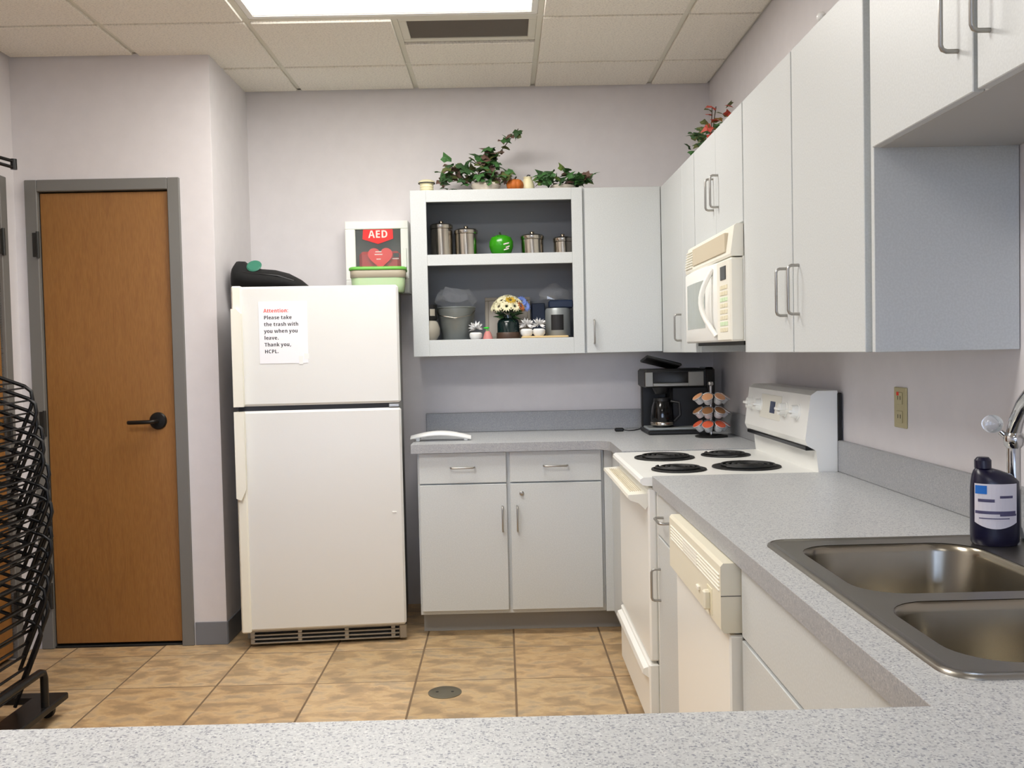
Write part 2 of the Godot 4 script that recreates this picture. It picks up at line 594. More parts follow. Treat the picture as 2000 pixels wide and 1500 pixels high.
# ================================================================ setting
func room() -> void:
	var t := 0.14
	struct("wall_back", bx(Vector3(AW - 0.05, -0.1, BW - t), Vector3(RW + t, CH + 0.25, BW)), M.wall, "pale grey back wall behind the fridge and the open shelves", "wall")
	struct("wall_right", bx(Vector3(RW, -0.1, BW), Vector3(RW + t, CH + 0.25, FW + t)), M.wall, "pale grey right wall behind the stove and the sink", "wall")
	struct("wall_alcove", bx(Vector3(AW - t, -0.1, BW - t), Vector3(AW, CH + 0.25, DW - 0.001)), M.wall, "narrow side wall of the fridge alcove beside the brown door", "wall")
	# wall that holds door_1: the opening runs from -2.115 to -1.515, up to 2.115
	var st := mb()
	box(st, Vector3(AW - 0.002, -0.1, DW - t), Vector3(-1.515, CH + 0.25, DW))
	box(st, Vector3(-1.515, 2.118, DW - t), Vector3(-2.115, CH + 0.25, DW))
	box(st, Vector3(-2.115, -0.1, DW - t), Vector3(LW - t, CH + 0.25, DW))
	box(st, Vector3(-2.3, -0.1, DW - t - 0.04), Vector3(-1.4, 2.3, DW - t))  # unseen backing, added to stop sky light showing under the door
	struct("wall_door", st, M.wall, "pale wall that holds the near brown door, left of the fridge", "wall")
	# left wall with the opening of door_2 from z -4.15 to -3.25
	st = mb()
	box(st, Vector3(LW - t, -0.1, DW), Vector3(LW, CH + 0.25, -4.15))
	box(st, Vector3(LW - t, 2.118, -4.15), Vector3(LW, CH + 0.25, -3.25))
	box(st, Vector3(LW - t, -0.1, -3.25), Vector3(LW, CH + 0.25, FW + t))
	box(st, Vector3(LW - t - 0.04, -0.1, -4.3), Vector3(LW - t, 2.3, -3.1))  # same added backing behind door_2, keeps the sky light out
	struct("wall_left", st, M.wall, "pale left wall behind the stack of black chairs", "wall")
	# wall behind the camera with two windows
	st = mb()
	box(st, Vector3(LW, -0.1, FW), Vector3(RW, 0.85, FW + t))
	box(st, Vector3(LW, 2.25, FW), Vector3(RW, CH + 0.25, FW + t))
	box(st, Vector3(LW, 0.85, FW), Vector3(-1.95, 2.25, FW + t))
	box(st, Vector3(-0.65, 0.85, FW), Vector3(-0.45, 2.25, FW + t))
	box(st, Vector3(0.85, 0.85, FW), Vector3(RW, 2.25, FW + t))
	struct("wall_front", st, M.wall, "wall with two windows behind the camera", "wall")
	var n := 1
	for x in [-1.95, -0.45]:
		var f := mb()
		box(f, Vector3(x, 0.85, FW + 0.03), Vector3(x + 0.05, 2.25, FW + 0.09), 0.004)
		box(f, Vector3(x + 1.25, 0.85, FW + 0.03), Vector3(x + 1.30, 2.25, FW + 0.09), 0.004)
		box(f, Vector3(x + 0.05, 0.85, FW + 0.03), Vector3(x + 1.25, 0.90, FW + 0.09), 0.004)
		box(f, Vector3(x + 0.05, 2.20, FW + 0.03), Vector3(x + 1.25, 2.25, FW + 0.09), 0.004)
		box(f, Vector3(x + 0.05, 1.55, FW + 0.035), Vector3(x + 1.25, 1.59, FW + 0.085), 0.004)
		var w := struct("window_%d" % n, f, M.white, "window behind the camera, %s" % ["nearer the left wall", "nearer the right wall"][n - 1], "window")
		part(w, "pane", bx(Vector3(x + 0.05, 0.90, FW + 0.055), Vector3(x + 1.25, 2.20, FW + 0.060)), M.glass)
		n += 1
	# rubber baseboards
	struct("baseboard_door", bx(Vector3(-1.458, 0.0, DW), Vector3(AW + 0.004, 0.107, DW + 0.006), 0.002), M.baseboard, "grey rubber baseboard between the door frame and the fridge", "baseboard")
	struct("baseboard_alcove", bx(Vector3(AW, 0.0, BW), Vector3(AW + 0.006, 0.107, DW), 0.002), M.baseboard, "grey rubber baseboard on the side wall of the fridge alcove", "baseboard")
	struct("baseboard_left", bx(Vector3(LW, 0.0, -3.19), Vector3(LW + 0.006, 0.107, FW), 0.002), M.baseboard, "grey rubber baseboard along the left wall", "baseboard")


func ceiling() -> void:
	var c := struct("ceiling", bx(Vector3(LW - 0.14, CH + 0.12, BW - 0.14), Vector3(RW + 0.14, CH + 0.25, FW + 0.14)), M.void, "suspended ceiling of beige mineral tiles in a metal grid", "ceiling")
	var shared := {}
	for i in range(-2, 4):
		for j in range(-14, 2):
			var x0 := maxf(CX + i * CP, LW)
			var x1 := minf(CX + (i + 1) * CP, RW)
			var z1 := CZ - j * CP                    # far edge of row j is z1 - CP
			var z0 := maxf(z1 - CP, BW)
			z1 = minf(z1, FW)
			if z1 - z0 < 0.03 or x1 - x0 < 0.03: continue
			if z0 < DW and x1 < AW: z0 = maxf(z0, DW)
			if z1 - z0 < 0.03: continue
			if PANELS.any(func(p): return j == p.y and (i == p.x or i == p.x + 1)): continue      # the light panels
			if i == 1 and j == 0: z0 = z0 + 0.0
			var far_cut := 0.305 if i == 1 and j == 0 else 0.0                        # half a tile gives way to the grille
			z1 -= far_cut
			var key := "%.3f %.3f" % [x1 - x0, z1 - z0]
			if not shared.has(key):
				var w := (x1 - x0) / 2 - 0.0125
				var d := (z1 - z0) / 2 - 0.0125
				shared[key] = done(bx(Vector3(-w, 0, -d), Vector3(w, 0.020, d), 0.003))
			part(c, "ceiling_tile", shared[key], M.tile_ceiling, Vector3((x0 + x1) / 2, CH - 0.011 + rng.randf() * 0.001, (z0 + z1) / 2))
	for i in range(-1, 4):
		var x := CX + i * CP
		var far := DW if x < AW else BW
		var cuts := [far, FW]
		for p in PANELS:                              # the bar stops at each light panel
			if i == p.x + 1:
				cuts.insert(cuts.size() - 1, CZ - (p.y + 1) * CP)
				cuts.insert(cuts.size() - 1, CZ - p.y * CP)
		for k in range(0, cuts.size(), 2):
			part(c, "grid_bar", bx(Vector3(x - 0.012, CH, cuts[k]), Vector3(x + 0.012, CH + 0.006, cuts[k + 1]), 0.001), M.grid)
	for j in range(-13, 2):
		var z := CZ - j * CP
		var xa := AW if z < DW else LW
		var st := mb()
		box(st, Vector3(xa, CH - 0.001, z - 0.012), Vector3(RW, CH + 0.006, z + 0.012), 0.001)
		part(c, "grid_bar", st, M.grid)
	var tr := mb()          # wall angle
	box(tr, Vector3(AW, CH, BW), Vector3(RW, CH + 0.005, BW + 0.02))
	box(tr, Vector3(RW - 0.02, CH, BW), Vector3(RW, CH + 0.005, FW))
	box(tr, Vector3(LW, CH, DW), Vector3(AW, CH + 0.005, DW + 0.02))
	box(tr, Vector3(AW, CH, BW), Vector3(AW + 0.02, CH + 0.005, DW))
	box(tr, Vector3(LW, CH, DW), Vector3(LW + 0.02, CH + 0.005, FW))
	part(c, "wall_angle", tr, M.grid)
	# return air grille, half a tile deep
	var x0 := CX + CP
	var v := thing("ceiling_vent", "dark return air grille set in the ceiling beside the light panel", "vent", "", Vector3(x0 + CP / 2, CH, CZ - 0.152))
	var f := mb()
	var hw := CP / 2 - 0.012
	box(f, Vector3(-hw, 0, 0.105), Vector3(hw, 0.012, 0.140), 0.003)
	box(f, Vector3(-hw, 0, -0.152), Vector3(hw, 0.012, -0.118), 0.003)
	box(f, Vector3(-hw, 0, -0.118), Vector3(-hw + 0.034, 0.012, 0.105), 0.003)
	box(f, Vector3(hw - 0.034, 0, -0.118), Vector3(hw, 0.012, 0.105), 0.003)
	part(v, "frame", f, M.grid)
	for k in 14:
		var s := mb()
		box(s, Vector3(-hw + 0.034, -0.005, -0.0012), Vector3(hw - 0.034, 0.005, 0.0012), 0.0, Transform3D(Basis(Vector3.RIGHT, 0.75), Vector3(0, 0.009, -0.110 + k * 0.0162)))
		part(v, "slat", s, M.vent)
	part(v, "backing", bx(Vector3(-hw + 0.03, 0.02, -0.120), Vector3(hw - 0.03, 0.024, 0.107)), M.dark)


func floor_tiles() -> void:
	var f := struct("floor", bx(Vector3(LW - 0.14, -0.1, BW - 0.14), Vector3(RW + 0.14, -0.0012, FW + 0.14)), M.grout, "floor of large tan slate-look tiles with thin brown joints", "floor")
	var shared := {}
	for i in range(-2, 7):
		for j in range(-9, 3):
			var x0 := maxf(TX + i * TP, LW)
			var x1 := minf(TX + (i + 1) * TP, RW)
			var z1 := minf(TZ - j * TP, -0.36)
			var z0 := maxf(TZ - (j + 1) * TP, BW)
			if z0 < DW and x1 < AW: z0 = maxf(z0, DW)
			if z1 - z0 < 0.03 or x1 - x0 < 0.03: continue
			var key := "%.3f %.3f" % [x1 - x0, z1 - z0]
			if not shared.has(key):
				var w := (x1 - x0) / 2 - 0.0038
				var d := (z1 - z0) / 2 - 0.0038
				shared[key] = done(bx(Vector3(-w, -0.009, -d), Vector3(w, 0, d), 0.0012))
			part(f, "floor_tile", shared[key], M["tile%d" % (rng.randi() % 4)], Vector3((x0 + x1) / 2, -rng.randf() * 0.0004, (z0 + z1) / 2))
	part(f, "far_floor", bx(Vector3(LW, -0.004, -0.355), Vector3(RW, 0.0, FW)), M.far_floor)
	var d := thing("floor_drain", "round grey metal cover set in the tan floor tiles", "drain", "", Vector3(-0.256, 0.0, -3.605))
	part(d, "cover", lt([Vector2(0.066, -0.001), Vector2(0.066, 0.002), Vector2(0.063, 0.0035), Vector2(0.0, 0.0038)], 32), M.drain)
	for k in 2:
		part(d, "screw", lt([Vector2(0.006, 0.003), Vector2(0.006, 0.0045), Vector2(0.0, 0.005)], 10), M.hinge, Vector3(-0.03 + 0.06 * k, 0, 0))


func doors() -> void:
	# near brown door in wall_door
	var st := mb()
	box(st, Vector3(-1.518, 0, DW - 0.135), Vector3(-1.463, 2.165, DW + 0.014), 0.003)
	box(st, Vector3(-2.168, 0, DW - 0.135), Vector3(-2.112, 2.165, DW + 0.014), 0.003)
	box(st, Vector3(-2.112, 2.112, DW - 0.135), Vector3(-1.518, 2.165, DW + 0.014), 0.003)
	var d := struct("door_1", st, M.frame, "brown wood door in a grey metal frame, left of the fridge", "door")
	part(d, "leaf", bx(Vector3(-2.108, 0.018, DW - 0.050), Vector3(-1.522, 2.106, DW - 0.006), 0.003), M.wood)
	part(d, "threshold", bx(Vector3(-2.112, 0.0, DW - 0.13), Vector3(-1.518, 0.008, DW - 0.002), 0.002), M.dark)
	var h := part(d, "lever_handle", lever(), M.bronze, Vector3(-1.600, 1.050, DW - 0.006))
	part(h, "rose", lt([Vector2(0.0, 0.0), Vector2(0.040, 0.0), Vector2(0.040, 0.006), Vector2(0.035, 0.012), Vector2(0.0, 0.015)], 28, Transform3D(Basis(Vector3.RIGHT, PI / 2), Vector3.ZERO)), M.bronze)
	for y in [0.25, 1.05, 1.87]:
		part(d, "hinge", hinge(), M.hinge, Vector3(-2.118, y, DW + 0.004))
	# door in the left wall, seen only by its frame edge
	st = mb()
	box(st, Vector3(LW - 0.135, 0, -4.205), Vector3(LW + 0.014, 2.165, -4.150), 0.003)
	box(st, Vector3(LW - 0.135, 0, -3.250), Vector3(LW + 0.014, 2.165, -3.195), 0.003)
	box(st, Vector3(LW - 0.135, 2.112, -4.150), Vector3(LW + 0.014, 2.165, -3.250), 0.003)
	var d2 := struct("door_2", st, M.frame, "brown wood door in the left wall behind the chair stack", "door")
	part(d2, "leaf", bx(Vector3(LW - 0.050, 0.018, -4.146), Vector3(LW - 0.006, 2.106, -3.254), 0.003), M.wood)
	for y in [0.25, 1.05, 1.87]:
		part(d2, "hinge", hinge(), M.hinge, Vector3(LW + 0.006, y, -4.146), Vector3(0, PI / 2, 0))
	var a := mb()
	tube(a, [Vector3(LW + 0.055, 2.150, -3.50), Vector3(LW + 0.080, 2.165, -3.56), Vector3(-2.066, 2.165, -4.0)], 0.0075, 8)
	tube(a, [Vector3(LW + 0.016, 2.205, -3.62), Vector3(LW + 0.05, 2.203, -3.66), Vector3(-2.062, 2.190, -4.002)], 0.0075, 8)
	lathe(a, [Vector2(0.0, -0.022), Vector2(0.013, -0.022), Vector2(0.013, 0.022), Vector2(0.0, 0.022)], 12, Transform3D(Basis(), Vector3(-2.064, 2.178, -4.0)))
	box(a, Vector3(LW, 2.19, -3.66), Vector3(LW + 0.02, 2.22, -3.58), 0.003)
	part(d2, "closer_arm", a, M.black_metal)
	part(d2, "closer_body", bx(Vector3(LW - 0.006, 2.035, -3.56), Vector3(LW + 0.058, 2.098, -3.30), 0.006), M.bronze)


func lever() -> SurfaceTool:
	var st := mb()
	tube(st, [Vector3(0, 0, 0.010), Vector3(0, 0, 0.040), Vector3(-0.006, 0, 0.052), Vector3(-0.018, -0.001, 0.056), Vector3(-0.060, -0.002, 0.055), Vector3(-0.112, -0.003, 0.050), Vector3(-0.121, -0.003, 0.046)], 0.0095, 10)
	return st


func hinge() -> SurfaceTool:
	var st := mb()
	box(st, Vector3(-0.020, -0.055, 0.009), Vector3(0.002, 0.055, 0.0125), 0.001)
	lathe(st, [Vector2(0.0, -0.06), Vector2(0.0075, -0.06), Vector2(0.0075, 0.06), Vector2(0.0, 0.06)], 10, Transform3D(Basis(), Vector3(0.006, 0, 0.014)))
	return st


# ================================================================ counters
func counters() -> void:
	var th := 0.042
	# back run round the corner, with a rounded inner corner
	var st := mb()
	var p := PackedVector2Array([Vector2(-0.434, BW), Vector2(RW, BW), Vector2(RW, -3.806), Vector2(0.484, -3.806), Vector2(0.484, -4.20)])
	for k in 7:
		var a := PI / 2 * k / 6
		p.append(Vector2(0.484 - 0.08 + 0.08 * cos(a), -4.20 - 0.08 * sin(a)))
	p.append(Vector2(-0.434, -4.28))
	prism(st, p, Vector3(0, CT - 0.001, 0), Vector3.RIGHT, Vector3.BACK, Vector3(0, 0.001, 0))
	var c := single("countertop", st, M.counter, "grey speckled laminate countertop in the back corner, left of the stove", "countertop")
	st = mb()
	prism(st, p, Vector3(0, CT - th, 0), Vector3.RIGHT, Vector3.BACK, Vector3(0, th - 0.001, 0))
	part(c, "edge_band", st, M.counter_edge)
	st = mb()
	box(st, Vector3(-0.412, CT, BW), Vector3(RW, 1.018, BW + 0.020), 0.003)
	part(c, "backsplash", st, M.counter_edge)
	part(c, "backsplash", bx(Vector3(RW - 0.020, CT, BW + 0.020), Vector3(RW, 1.018, -3.81), 0.003), M.counter_edge)
	# right run with the sink cut-out, joined to the peninsula
	var sx0 := 0.560
	var sx1 := 1.088
	var sz0 := -1.945
	var sz1 := -1.135
	for k in 2:
		st = mb()
		var y0: float = CT - 0.001 if k == 0 else CT - th
		var y1: float = CT if k == 0 else CT - 0.001
		box(st, Vector3(0.484, y0, -3.036), Vector3(RW, y1, sz0))
		box(st, Vector3(0.484, y0, sz0), Vector3(sx0, y1, sz1))
		box(st, Vector3(sx1, y0, sz0), Vector3(RW, y1, sz1))
		box(st, Vector3(0.484, y0, sz1), Vector3(RW, y1, -1.047))
		box(st, Vector3(-1.40, y0, -1.047), Vector3(RW, y1, -0.30))
		if k == 0:
			c = single("countertop", st, M.counter, "pale speckled laminate countertop of the sink run and the peninsula in front", "countertop")
		else:
			part(c, "edge_band", st, M.counter_edge)
	part(c, "backsplash", bx(Vector3(RW - 0.020, CT, -3.036), Vector3(RW, 1.018, -0.30), 0.003), M.counter_edge)


# ================================================================ base cabinets
func base_cabinets() -> void:
	# two-door cabinet on the back run
	var z := -4.310
	var b := thing("base_cabinet", "grey two-door base cabinet with two drawers beside the fridge", "cabinet")
	part(b, "body", bx(Vector3(-0.410, 0.105, BW + 0.002), Vector3(0.462, 0.871, z - 0.020), 0.001), M.laminate)
	part(b, "toe_kick", bx(Vector3(-0.405, 0.0, BW + 0.03), Vector3(0.55, 0.105, -4.420), 0.001), M.toe)
	part(b, "filler_panel", bx(Vector3(0.463, 0.105, -4.40), Vector3(0.515, 0.871, z - 0.008), 0.001), M.laminate)
	part(b, "filler_panel", bx(Vector3(0.500, 0.105, z - 0.007), Vector3(0.515, 0.871, -3.812), 0.001), M.laminate)
	part(b, "toe_kick", bx(Vector3(0.555, 0.0, -4.420), Vector3(0.570, 0.105, -3.812), 0.001), M.toe)
	for q in [[-0.401, 0.005], [0.022, 0.448]]:
		var dr := part(b, "drawer", bx(Vector3(q[0], 0.726, z - 0.020), Vector3(q[1], 0.868, z), 0.0015), M.laminate)
		part(dr, "handle", pl(Vector3((q[0] + q[1]) / 2 - 0.0 + (0.0 if q[0] < 0 else 0.0), 0.800, z), Vector3.RIGHT, Vector3.BACK, 0.11), M.pull)
		var dd := part(b, "door", bx(Vector3(q[0], 0.125, z - 0.020), Vector3(q[1], 0.719, z), 0.0015), M.laminate)
		var hx: float = -0.016 if q[0] < 0 else 0.053
		part(dd, "handle", pl(Vector3(hx, 0.556, z), Vector3.UP, Vector3.BACK, 0.115), M.pull)
		if q[0] > 0:
			part(dd, "lock", lt([Vector2(0.0, 0.0), Vector2(0.011, 0.0), Vector2(0.011, 0.006), Vector2(0.008, 0.008), Vector2(0.0, 0.008)], 16, Transform3D(Basis(Vector3.RIGHT, PI / 2), Vector3(0.075, 0.673, z))), M.pull)
	# narrow cabinet between the stove and the dishwasher (faces -x)
	var n := thing("base_cabinet", "narrow grey cabinet with one drawer between stove and dishwasher", "cabinet")
	var x := 0.498
	part(n, "body", bx(Vector3(x + 0.020, 0.105, -3.034), Vector3(RW - 0.01, 0.871, -2.580), 0.001), M.laminate)
	part(n, "toe_kick", bx(Vector3(x + 0.095, 0.0, -3.034), Vector3(RW - 0.03, 0.105, -2.580)), M.toe)
	var d1 := part(n, "drawer", bx(Vector3(x, 0.726, -3.024), Vector3(x + 0.020, 0.864, -2.590), 0.0015), M.laminate)
	part(d1, "handle", pl(Vector3(x, 0.797, -2.862), Vector3.BACK, Vector3.LEFT), M.pull)
	var d2 := part(n, "door", bx(Vector3(x, 0.125, -3.024), Vector3(x + 0.020, 0.719, -2.590), 0.0015), M.laminate)
	part(d2, "handle", pl(Vector3(x, 0.565, -2.985), Vector3.UP, Vector3.LEFT), M.pull)
	# sink cabinet
	var s := thing("sink_cabinet", "grey cabinet with a long false front under the double sink", "cabinet")
	var sb := mb()       # open box, so that the bowls hang free inside it
	box(sb, Vector3(x + 0.020, 0.105, -1.958), Vector3(RW - 0.01, 0.871, -1.940))
	box(sb, Vector3(x + 0.020, 0.105, -1.070), Vector3(RW - 0.01, 0.871, -1.052))
	box(sb, Vector3(x + 0.020, 0.105, -1.940), Vector3(RW - 0.01, 0.125, -1.070))
	box(sb, Vector3(x + 0.020, 0.105, -1.940), Vector3(x + 0.032, 0.871, -1.070))
	part(s, "body", sb, M.laminate)
	part(s, "toe_kick", bx(Vector3(x + 0.095, 0.0, -1.958), Vector3(x + 0.115, 0.105, -1.052)), M.toe)
	part(s, "false_front", bx(Vector3(x, 0.714, -1.954), Vector3(x + 0.020, 0.866, -1.056), 0.0015), M.laminate)
	for q in [[-1.954, -1.509], [-1.501, -1.056]]:
		var dd := part(s, "door", bx(Vector3(x, 0.125, q[0]), Vector3(x + 0.020, 0.706, q[1]), 0.0015), M.laminate)
		part(dd, "handle", pl(Vector3(x, 0.60, -1.550 if q[0] < -1.6 else -1.460), Vector3.UP, Vector3.LEFT), M.pull)
	# peninsula carcass under the front counter
	var pn := thing("peninsula_cabinet", "grey cabinet carrying the peninsula counter in front", "cabinet")
	part(pn, "body", bx(Vector3(-1.36, 0.105, -1.020), Vector3(0.42, 0.871, -0.46), 0.001), M.laminate)
	part(pn, "toe_kick", bx(Vector3(-1.34, 0.0, -0.95), Vector3(0.42, 0.105, -0.48)), M.toe)


# ================================================================ upper cabinets
func upper_cabinets() -> void:
	var z := -4.600
	var y0 := 1.319
	var y1 := 2.138
	# open shelf cabinet on the back wall
	var o := thing("open_cabinet", "grey open wall cabinet with two shelves of ornaments above the counter", "cabinet")
	var st := mb()
	box(st, Vector3(-0.440, y0 + 0.004, BW + 0.004), Vector3(-0.422, y1, z - 0.018))
	box(st, Vector3(0.392, y0 + 0.004, BW + 0.004), Vector3(0.410, y1, z - 0.018))
	box(st, Vector3(-0.422, y1 - 0.02, BW + 0.004), Vector3(0.392, y1, z - 0.018))
	part(o, "body", st, M.laminate)
	part(o, "back_panel", bx(Vector3(-0.422, y0 + 0.06, BW + 0.004), Vector3(0.392, y1 - 0.02, BW + 0.012)), M.interior)
	part(o, "side_lining", bx(Vector3(-0.4215, y0 + 0.06, BW + 0.012), Vector3(-0.4185, y1 - 0.02, z - 0.018)), M.interior)
	part(o, "side_lining", bx(Vector3(0.3885, y0 + 0.06, BW + 0.012), Vector3(0.3915, y1 - 0.02, z - 0.018)), M.interior)
	part(o, "side_lining", bx(Vector3(-0.4185, y1 - 0.023, BW + 0.012), Vector3(0.3885, y1 - 0.020, z - 0.018)), M.interior)
	part(o, "shelf", bx(Vector3(-0.4185, 1.799, BW + 0.012), Vector3(0.3885, 1.818, z - 0.018)), M.interior)
	part(o, "shelf", bx(Vector3(-0.422, y0 + 0.040, BW + 0.004), Vector3(0.392, 1.398, z - 0.018)), M.interior)
	st = mb()
	box(st, Vector3(-0.440, y0, z - 0.018), Vector3(-0.361, y1, z), 0.0015)
	box(st, Vector3(0.356, y0, z - 0.018), Vector3(0.410, y1, z), 0.0015)
	box(st, Vector3(-0.361, 2.080, z - 0.018), Vector3(0.356, y1, z - 0.0003), 0.0015)
	box(st, Vector3(-0.361, 1.767, z - 0.018), Vector3(0.356, 1.821, z - 0.0003), 0.0015)
	box(st, Vector3(-0.361, y0, z - 0.018), Vector3(0.356, 1.400, z - 0.0003), 0.0015)
	part(o, "face_frame", st, M.laminate)
	# corner cabinet on the back wall
	var c := thing("wall_cabinet", "grey single-door wall cabinet in the back corner above the coffee maker", "cabinet")
	part(c, "body", bx(Vector3(0.411, y0, BW + 0.004), Vector3(RW - 0.002, y1, z - 0.020), 0.001), M.laminate)
	var d := part(c, "door", bx(Vector3(0.421, y0 + 0.001, z - 0.020), Vector3(0.796, y1 - 0.004, z), 0.0015), M.laminate)
	part(d, "handle", pl(Vector3(0.457, 1.425, z), Vector3.UP, Vector3.BACK, 0.115), M.pull)
	# right wall, from the corner towards the camera (doors face -x)
	var x := 0.797
	y0 = 1.314
	y1 = 2.132
	var r := thing("wall_cabinet", "pale wall cabinet between the back corner and the microwave", "cabinet")
	part(r, "body", bx(Vector3(x + 0.020, y0, -4.600), Vector3(RW - 0.002, y1, -3.806), 0.001), M.laminate)
	d = part(r, "door", bx(Vector3(x, y0, -4.594), Vector3(x + 0.020, y1 - 0.002, -4.060), 0.0015), M.laminate)
	part(d, "handle", pl(Vector3(x, 1.425, -4.115), Vector3.UP, Vector3.LEFT, 0.115), M.pull)
	part(r, "filler_panel", bx(Vector3(x, y0, -4.057), Vector3(x + 0.020, y1 - 0.002, -3.812), 0.0015), M.laminate)
	var m := thing("wall_cabinet", "short pale two-door wall cabinet above the microwave", "cabinet")
	part(m, "body", bx(Vector3(x + 0.020, 1.745, -3.804), Vector3(RW - 0.002, y1, -3.042), 0.001), M.laminate)
	for q in [[-3.798, -3.426, -3.462], [-3.420, -3.048, -3.384]]:
		d = part(m, "door", bx(Vector3(x, 1.745, q[0]), Vector3(x + 0.020, y1 - 0.002, q[1]), 0.0015), M.laminate)
		part(d, "handle", pl(Vector3(x, 1.900, q[2]), Vector3.UP, Vector3.LEFT, 0.115), M.pull)
	var t := thing("wall_cabinet", "tall pale two-door wall cabinet right of the microwave", "cabinet")
	part(t, "body", bx(Vector3(x + 0.024, y0, -3.040), Vector3(RW - 0.002, y1, -2.008), 0.001), M.laminate)
	for q in [[-3.034, -2.536, -2.585], [-2.526, -2.030, -2.478]]:
		d = part(t, "door", bx(Vector3(x, y0, q[0]), Vector3(x + 0.020, y1 - 0.002, q[1]), 0.0015), M.laminate)
		part(d, "handle", pl(Vector3(x, 1.482, q[2]), Vector3.UP, Vector3.LEFT, 0.130), M.pull)
	part(t, "end_panel", bx(Vector3(x + 0.006, y0, -2.006), Vector3(RW - 0.002, y1, -1.990), 0.001), M.laminate)
	var k := thing("wall_cabinet", "pale wall cabinet hung high over the sink at the right edge", "cabinet")
	part(k, "body", bx(Vector3(x + 0.020, 1.750, -1.988), Vector3(RW - 0.002, y1, -1.080), 0.001), M.carcass)
	for q in [[-1.984, -1.560, -1.610], [-1.545, -1.084, -1.505]]:
		d = part(k, "door", bx(Vector3(x, 1.750, q[0]), Vector3(x + 0.020, y1 - 0.002, q[1]), 0.0015), M.laminate)
		part(d, "handle", pl(Vector3(x, 1.908, q[2]), Vector3.UP, Vector3.LEFT, 0.150), M.pull)


# ================================================================ fridge
func fridge_place() -> Transform3D:
	return Transform3D(Basis(Vector3.UP, 0.0806), Vector3(-0.840, 0, -4.222))


func fridge() -> void:
	var xf := fridge_place()
	var f := thing("refrigerator", "white top-freezer refrigerator between the brown door and the base cabinet", "refrigerator", "", xf.origin, 0.0806)
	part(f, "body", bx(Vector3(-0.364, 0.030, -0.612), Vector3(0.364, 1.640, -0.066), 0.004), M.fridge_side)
	var d := part(f, "door", bx(Vector3(-0.370, 1.112, -0.058), Vector3(0.370, 1.652, 0.0), 0.010), M.white_bump)
	part(d, "trim", bx(Vector3(-0.374, 1.112, -0.050), Vector3(-0.330, 1.655, 0.010), 0.006), M.cream)
	var h := mb()
	prism(h, PackedVector2Array([Vector2(-0.374, 1.112), Vector2(-0.330, 1.112), Vector2(-0.330, 1.530), Vector2(-0.352, 1.552), Vector2(-0.374, 1.552)]), Vector3(0, 0, 0.010), Vector3.RIGHT, Vector3.UP, Vector3(0, 0, 0.022))
	part(d, "handle", h, M.cream)
	d = part(f, "door", bx(Vector3(-0.370, 0.085, -0.058), Vector3(0.370, 1.090, 0.0), 0.010), M.white_bump)
	part(d, "trim", bx(Vector3(-0.374, 0.080, -0.050), Vector3(-0.330, 1.090, 0.010), 0.006), M.cream)
	h = mb()
	prism(h, PackedVector2Array([Vector2(-0.374, 0.700), Vector2(-0.352, 0.690), Vector2(-0.330, 0.740), Vector2(-0.330, 1.090), Vector2(-0.374, 1.090)]), Vector3(0, 0, 0.010), Vector3.RIGHT, Vector3.UP, Vector3(0, 0, 0.022))
	part(d, "handle", h, M.cream)
	part(d, "badge", bx(Vector3(0.318, 0.606, 0.0), Vector3(0.338, 0.613, 0.003), 0.001), M.white)
	part(f, "gasket", bx(Vector3(-0.360, 1.086, -0.066), Vector3(0.360, 1.116, -0.012)), M.gasket)
	part(f, "hinge_cap", bx(Vector3(0.315, 1.094, -0.05), Vector3(0.362, 1.108, -0.004), 0.002), M.pull)
	# base grille with slots
	var g := mb()
	box(g, Vector3(-0.345, 0.014, -0.070), Vector3(0.368, 0.080, -0.052), 0.002)
	var grille := part(f, "base_grille", g, M.dark)
	for k in 4:
		part(grille, "slat", bx(Vector3(-0.345, 0.014 + 0.0185 * k, -0.052), Vector3(0.345, 0.022 + 0.0185 * k, -0.036), 0.002), M.pull)
	for k in 4:
		part(grille, "rib", bx(Vector3(-0.345 + 0.214 * k, 0.016, -0.052), Vector3(-0.326 + 0.214 * k, 0.078, -0.040), 0.001), M.pull)
	part(grille, "end_cap", bx(Vector3(0.335, 0.012, -0.052), Vector3(0.370, 0.078, -0.030), 0.004), M.pull)
	for s in [-0.30, 0.30]:
		part(f, "foot", lt([Vector2(0.0, 0.0), Vector2(0.018, 0.0), Vector2(0.018, 0.030), Vector2(0.0, 0.030)], 12), M.black, Vector3(s, 0, -0.12))
		part(f, "foot", lt([Vector2(0.0, 0.0), Vector2(0.018, 0.0), Vector2(0.018, 0.030), Vector2(0.0, 0.030)], 12), M.black, Vector3(s, 0, -0.52))
	# paper notice
	var p := thing("paper_notice", "white paper notice with red and black printed lines on the freezer door", "notice", "", xf * Vector3(-0.149, 1.444, 0.0006), 0.0806)
	part(p, "sheet", bx(Vector3(-0.108, -0.140, 0), Vector3(0.108, 0.140, 0.0012)), M.paper)
	var rows := ["Attention:", "Please take", "the trash with", "you when you", "leave.", "Thank you,", "HCPL."]
	for i in rows.size():
		text(p, "printed_line", rows[i], 0.0215, M.ink_red if i == 0 else M.ink, Vector3(-0.086, 0.098 - 0.0306 * i, 0.0012), 0.152)
	# two small clear tape pieces at the lower corner
	part(p, "tape", bx(Vector3(0.066, -0.146, 0.0012), Vector3(0.084, -0.108, 0.0016)), M.pot_white)
	part(p, "tape", bx(Vector3(0.090, -0.122, 0.0012), Vector3(0.112, -0.098, 0.0016)), M.pot_white)


